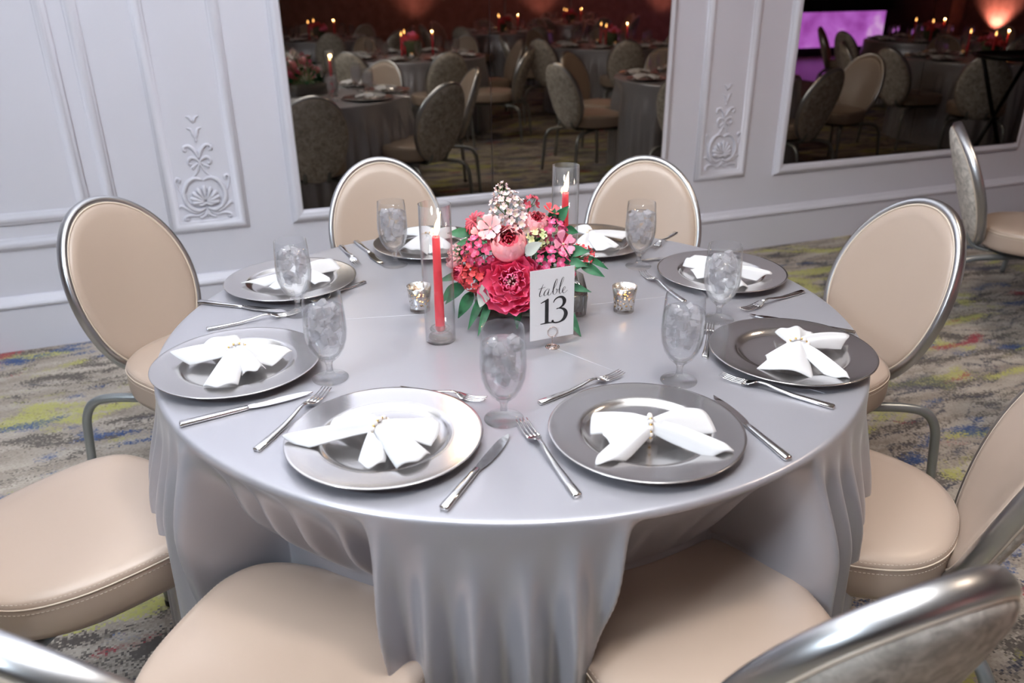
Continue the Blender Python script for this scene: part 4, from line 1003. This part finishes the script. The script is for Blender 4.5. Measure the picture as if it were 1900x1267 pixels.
n = len(rows[0]); v = [p for r_ in rows for p in r_]; f = [(i * n + k, i * n + (k + 1) % n, (i + 1) * n + (k + 1) % n, (i + 1) * n + k) for i in range(len(rows) - 1) for k in range(n)] + [tuple(range(n))[::-1], tuple((len(rows) - 1) * n + k for k in range(n))]
b.add(v, f); ob('ribbed_glass', b.mesh('ribbed_glass', [M['vase']]), vz)
b = MB(); b.add(*box(-.100, .100, -.034, .034, .014, .083)); ob('moss_fill', b.mesh('moss_fill', [M['foam']], False), vz)

# ------------------------------------------------------------------ neighbouring tables of the hall (seen in the mirrors)
def far_bloom_mesh():
    b = MB(); rs = np.random.RandomState(1)
    for k in range(22):
        a = rs.rand() * 6.28; e = rs.rand() ** .5 * 1.4; d = Vector((sin(e) * cos(a), sin(e) * sin(a), cos(e)))
        P = [Vector((0, 0, 0)), d * .4, d * .8, d]; b.add(*sweep(P, [.1, .42, .5, .12], 7, flat=.5))
    me = b.mesh('bloom_petals', [M['crimson']]); return me
def far_bloom_mesh2(mat):
    me = far_bloom_mesh(); me.materials.clear(); me.materials.append(M[mat])
    at = me.attributes.new('along', 'FLOAT', 'POINT'); at.data.foreach_set('value', [.9] * len(me.vertices)); return me
FB = [far_bloom_mesh2('crimson'), far_bloom_mesh2('hot_pink'), far_bloom_mesh2('red')]
FLF = flame_mesh(.045, .008, .003, M['flame_far'])
b = MB(); b.add(*lathe([(0, 0), (.030, 0), (.030, .05), (.028, .05), (.027, .004), (0, .004)], 20)); VOT = b.mesh('votive_cup', [M['mercury']])
b = MB(); b.add(*lathe([(0, 0), (.0105, 0), (.0085, .21), (0, .212)], 12)); TAP = b.mesh('wax', [M['wax_red']])
b = MB(); b.add(*lathe([(0, 0), (.06, 0), (.055, .008), (.010, .02), (.008, .35), (.016, .36), (.008, .37), (.008, .52), (.03, .54), (.03, .55), (0, .55)], 16))
for s in range(5):
    a = 2 * pi * s / 5; b.add(*sweep(crom([(0, 0, .40), (.08 * cos(a), .08 * sin(a), .37), (.14 * cos(a), .14 * sin(a), .42), (.14 * cos(a), .14 * sin(a), .50)], 5), .006, 6))
CANDEL = b.mesh('candelabra_stand', [M['rim']])
far_cloths = {}
def far_table(x, y, nm, chairs, n=8, phase=0.0, tall=False, settings=True, detailed_cloth=None, first=None):
    key = nm if detailed_cloth else 'plain'
    if key not in far_cloths:
        far_cloths[key] = cloth_mesh('tablecloth', [(cx - x, cy - y, a) for cx, cy, a in (chairs if detailed_cloth else [])], nth=240, seed=len(far_cloths) + 2)
    ob('tablecloth', far_cloths[key], loc=(x, y, 0), rot=(0, 0, 0 if detailed_cloth else phase), label='grey satin tablecloth on the ' + nm, cat='tablecloth', group='tablecloths on neighbouring tables')
    for i, (cx, cy, a) in enumerate(chairs):
        chair(cx, cy, a, first or 'beige oval-back chair drawn up to the ' + nm, 'chairs at the ' + nm, bool(first)); first = None
    if settings:
        for k in range(n):
            a = phase + 2 * pi * k / n; px_, py_ = x + .585 * cos(a), y + .585 * sin(a)
            ob('charger_plate', PLATE, loc=(px_, py_, ZT), label='silver charger plate on the ' + nm, cat='plate', group='plates on the ' + nm)
            ob('napkin', NAPMESH['FR' if k % 2 else 'L'], loc=(px_, py_, ZT + .0065), rot=(0, 0, a + k), label='white bow napkin on the ' + nm, cat='napkin', group='napkins on the ' + nm)
            goblet(x + .46 * cos(a + .36), y + .46 * sin(a + .36), ZT, 'water goblet on the ' + nm, 'goblets on the ' + nm, False, k)
    rs = random.Random(int(abs(x * 100)))
    for k in range(9):
        a = rs.uniform(0, 6.28); q = rs.uniform(.0, .12); s = rs.uniform(.045, .06)
        o = ob('peony_bloom', FB[k % 3], loc=(x + q * cos(a), y + q * sin(a), ZT + .16 - q * .5 + rs.uniform(0, .05)), scale=(s,) * 3, label='red or pink bloom on the ' + nm, cat='flower', group='flowers on the ' + nm)
    b = MB(); b.add(*lathe([(0, 0), (.07, 0), (.075, .09), (.10, .14), (.05, .16), (0, .16)], 16)); ob('flower_bowl', b.mesh('flower_bowl', [M['foam']]), loc=(x, y, ZT), label='bowl of greenery holding blooms on the ' + nm, cat='vase', group='flower bowls')
    for k, (dx, dy) in enumerate(((.22, .05), (-.20, .10), (.05, -.23))):
        t = ob('taper_candle', None, loc=(x + dx, y + dy, ZT), label='lit red taper candle on the ' + nm, cat='candle', group='candles on the ' + nm)
        ob('wax', TAP, t); ob('flame', FLF, t, loc=(0, 0, .214))
    for k in range(2):
        t = ob('votive_holder', None, loc=(x + .26 * cos(2.2 + 2.6 * k), y + .26 * sin(2.2 + 2.6 * k), ZT), label='lit votive on the ' + nm, cat='candle holder', group='votives on the ' + nm)
        ob('votive_cup', VOT, t); ob('flame', FLF, t, loc=(0, 0, .03), scale=(.6, .6, .6))
    if tall:
        t = ob('candelabra', None, loc=(x, y, ZT + .12), label='tall five-armed candelabra on the ' + nm, cat='candelabra', group='candelabras'); ob('stand', CANDEL, t)
        for s in range(5):
            a = 2 * pi * s / 5; ob('flame', FLF, t, loc=(.14 * cos(a), .14 * sin(a), .51))
    l = bpy.data.lights.new('table_candle_glow', 'POINT'); l.energy = 1.6; l.color = (1, .50, .20); l.shadow_soft_size = .008
    ob('table_candle_glow', l, loc=(x + .22, y + .05, ZT + .238))
def ring_chairs(x, y, angs, r=.93, jit=8, seed=0):
    rs = random.Random(seed); return [(x + (r + rs.uniform(-.06, .1)) * cos(radians(a)), y + (r + rs.uniform(-.06, .1)) * sin(radians(a)), a + rs.uniform(-jit, jit)) for a in angs]
C_ = (2.98, 1.23)
far_table(*C_, 'next table along the mirror wall', [(2.27, 1.66, 157), (2.23, .65, 188), (2.90, 2.07, 92), (3.85, 1.96, 5), (3.74, 1.05, -8), (2.75, .25, -105), (3.45, .45, -52)], phase=.3, detailed_cloth=True, first='oval-back chair by the mirror wall turning its mottled fabric back to table 13')
B_ = (2.36, -2.15)
far_table(*B_, 'table beside the camera', [(2.00, -1.20, 105), (2.58, -1.05, 52), (3.16, -1.85, 22), (3.20, -2.6, -25), (1.55, -1.72, 150), (1.5, -2.5, 205), (2.5, -3.1, -85)], phase=.1)
far_table(4.95, -1.75, 'table beyond the next table', ring_chairs(4.95, -1.75, [130, 175, 90, 220, 45, 0, 265, -48], seed=3), phase=.2)
far_table(6.18, 2.15, 'table near the far mirror', [(5.28, 1.88, 197), (4.98, 2.60, 156), (6.1, 3.10, 95), (5.62, 1.36, 232), (7.05, 2.6, 25), (6.9, 1.5, -40)], phase=.3)
far_table(3.05, -5.60, 'table at the dark end of the hall', ring_chairs(3.05, -5.60, [20, 65, 110, 155, 200, 245, 290, 335], seed=5), phase=.2)
far_table(5.95, -5.00, 'table with the candelabra', ring_chairs(5.95, -5.00, [20, 65, 110, 155, 200, 245, 290, 335], seed=6), phase=.2, tall=True)
far_table(8.6, -6.3, 'table by the uplit wall', ring_chairs(8.6, -6.3, [20, 65, 110, 155, 200, 245, 290, 335], seed=7), phase=.5, tall=True)
far_table(8.3, .6, 'table near the lit bar', ring_chairs(8.3, .6, [20, 105, 200, 245, 335], seed=8), phase=.5)

# black folding tray stand
t = ob('tray_stand', None, loc=(4.47, 3.08, 0), rot=(0, 0, radians(20)), label='black folding tray stand with a round tray by the far mirror', cat='stand')
b = MB(); b.add(*lathe([(0, .90), (.34, .90), (.36, .91), (.365, .935), (.355, .935), (.345, .915), (0, .912)], 40)); ob('tray', b.mesh('tray', [M['black_metal']]), t)
for s in (-.18, .18):
    for q in (-1, 1):
        b = MB(); b.add(*sweep([(q * .24, s, .898), (-q * .24, s * .98, 0)], .016, 8)); ob('leg', b.mesh('leg', [M['black_metal']]), t)
# lit bar
m = pmat('onyx_bar_front', (0.3, 0.1, 0.4), 0.3); N, L = nodes(m); bs = N['Principled BSDF']
cc = ramp(m, noise(m, coords(m, 'Object', (1, 1, 1)), 1.6, 4, 0.6, .4), [(0.25, (0.30, 0.05, 0.42)), (0.55, (0.52, 0.16, 0.80)), (0.75, (0.75, 0.50, 1.0))])
L.new(cc, bs.inputs['Emission Color']); bs.inputs['Emission Strength'].default_value = 3.2; M['bar_front'] = m
def room_pt(w, n, z=0): return ROOM @ Vector((w, n, z))
br = ob('lit_bar', None, loc=room_pt(11.3, 10.9), rot=(0, 0, pi / 2 - YAW), label='long bar with a glowing purple stone front across the hall', cat='bar')
b = MB(); b.add(*box(-1.7, 1.42, -.35, .35, .18, .86)); ob('glowing_front', b.mesh('glowing_front', [M['bar_front']], False), br)
b = MB(); b.add(*box(-1.8, 1.52, -.45, .45, .86, 1.10)); ob('bar_top', b.mesh('bar_top', [M['black']], False), br)
b = MB(); b.add(*box(-1.65, 1.37, -.30, .30, 0, .18)); ob('plinth', b.mesh('plinth', [M['black']], False), br)
# pink uplights on the far wall
def uplight(w, n, col, e, spot=55):
    p_ = room_pt(w, n, 0); o = ob('uplight', None, loc=p_, rot=(0, 0, pi / 2 - YAW), label='small floor uplight washing the far wall', cat='lamp', group='wall uplights')
    b = MB(); b.add(*lathe([(0, 0), (.09, 0), (.09, .16), (.075, .17), (.07, .15), (0, .15)], 16)); ob('housing', b.mesh('housing', [M['black']]), o)
    b = MB(); b.add(*lathe([(0, .152), (.068, .152), (.06, .158), (0, .160)], 16)); ob('lens', b.mesh('lens', [M['bulb_pink']]), o)
    l = bpy.data.lights.new('uplight_beam', 'SPOT'); l.energy = e; l.color = col; l.spot_size = radians(spot); l.spot_blend = .7; l.shadow_soft_size = .05
    ob('uplight_beam', l, o, loc=(0, 0, .2), rot=(pi - .45, 0, 0) if w < 18 else (pi, .45, 0))
for w, n in ((3.6, 14.2), (6.5, 14.2), (9.6, 14.2), (18.75, 13.4)): uplight(w, n, (1.0, .36, .34), 420, 110)
room_obj('trim_8', *box(-6, 0.4, 14.2, 14.48, 0, CEIL), M['blue_drape'])
room_obj('trim_9', *box(11.8, 18.2, 14.2, 14.48, 0, CEIL), M['dark'])
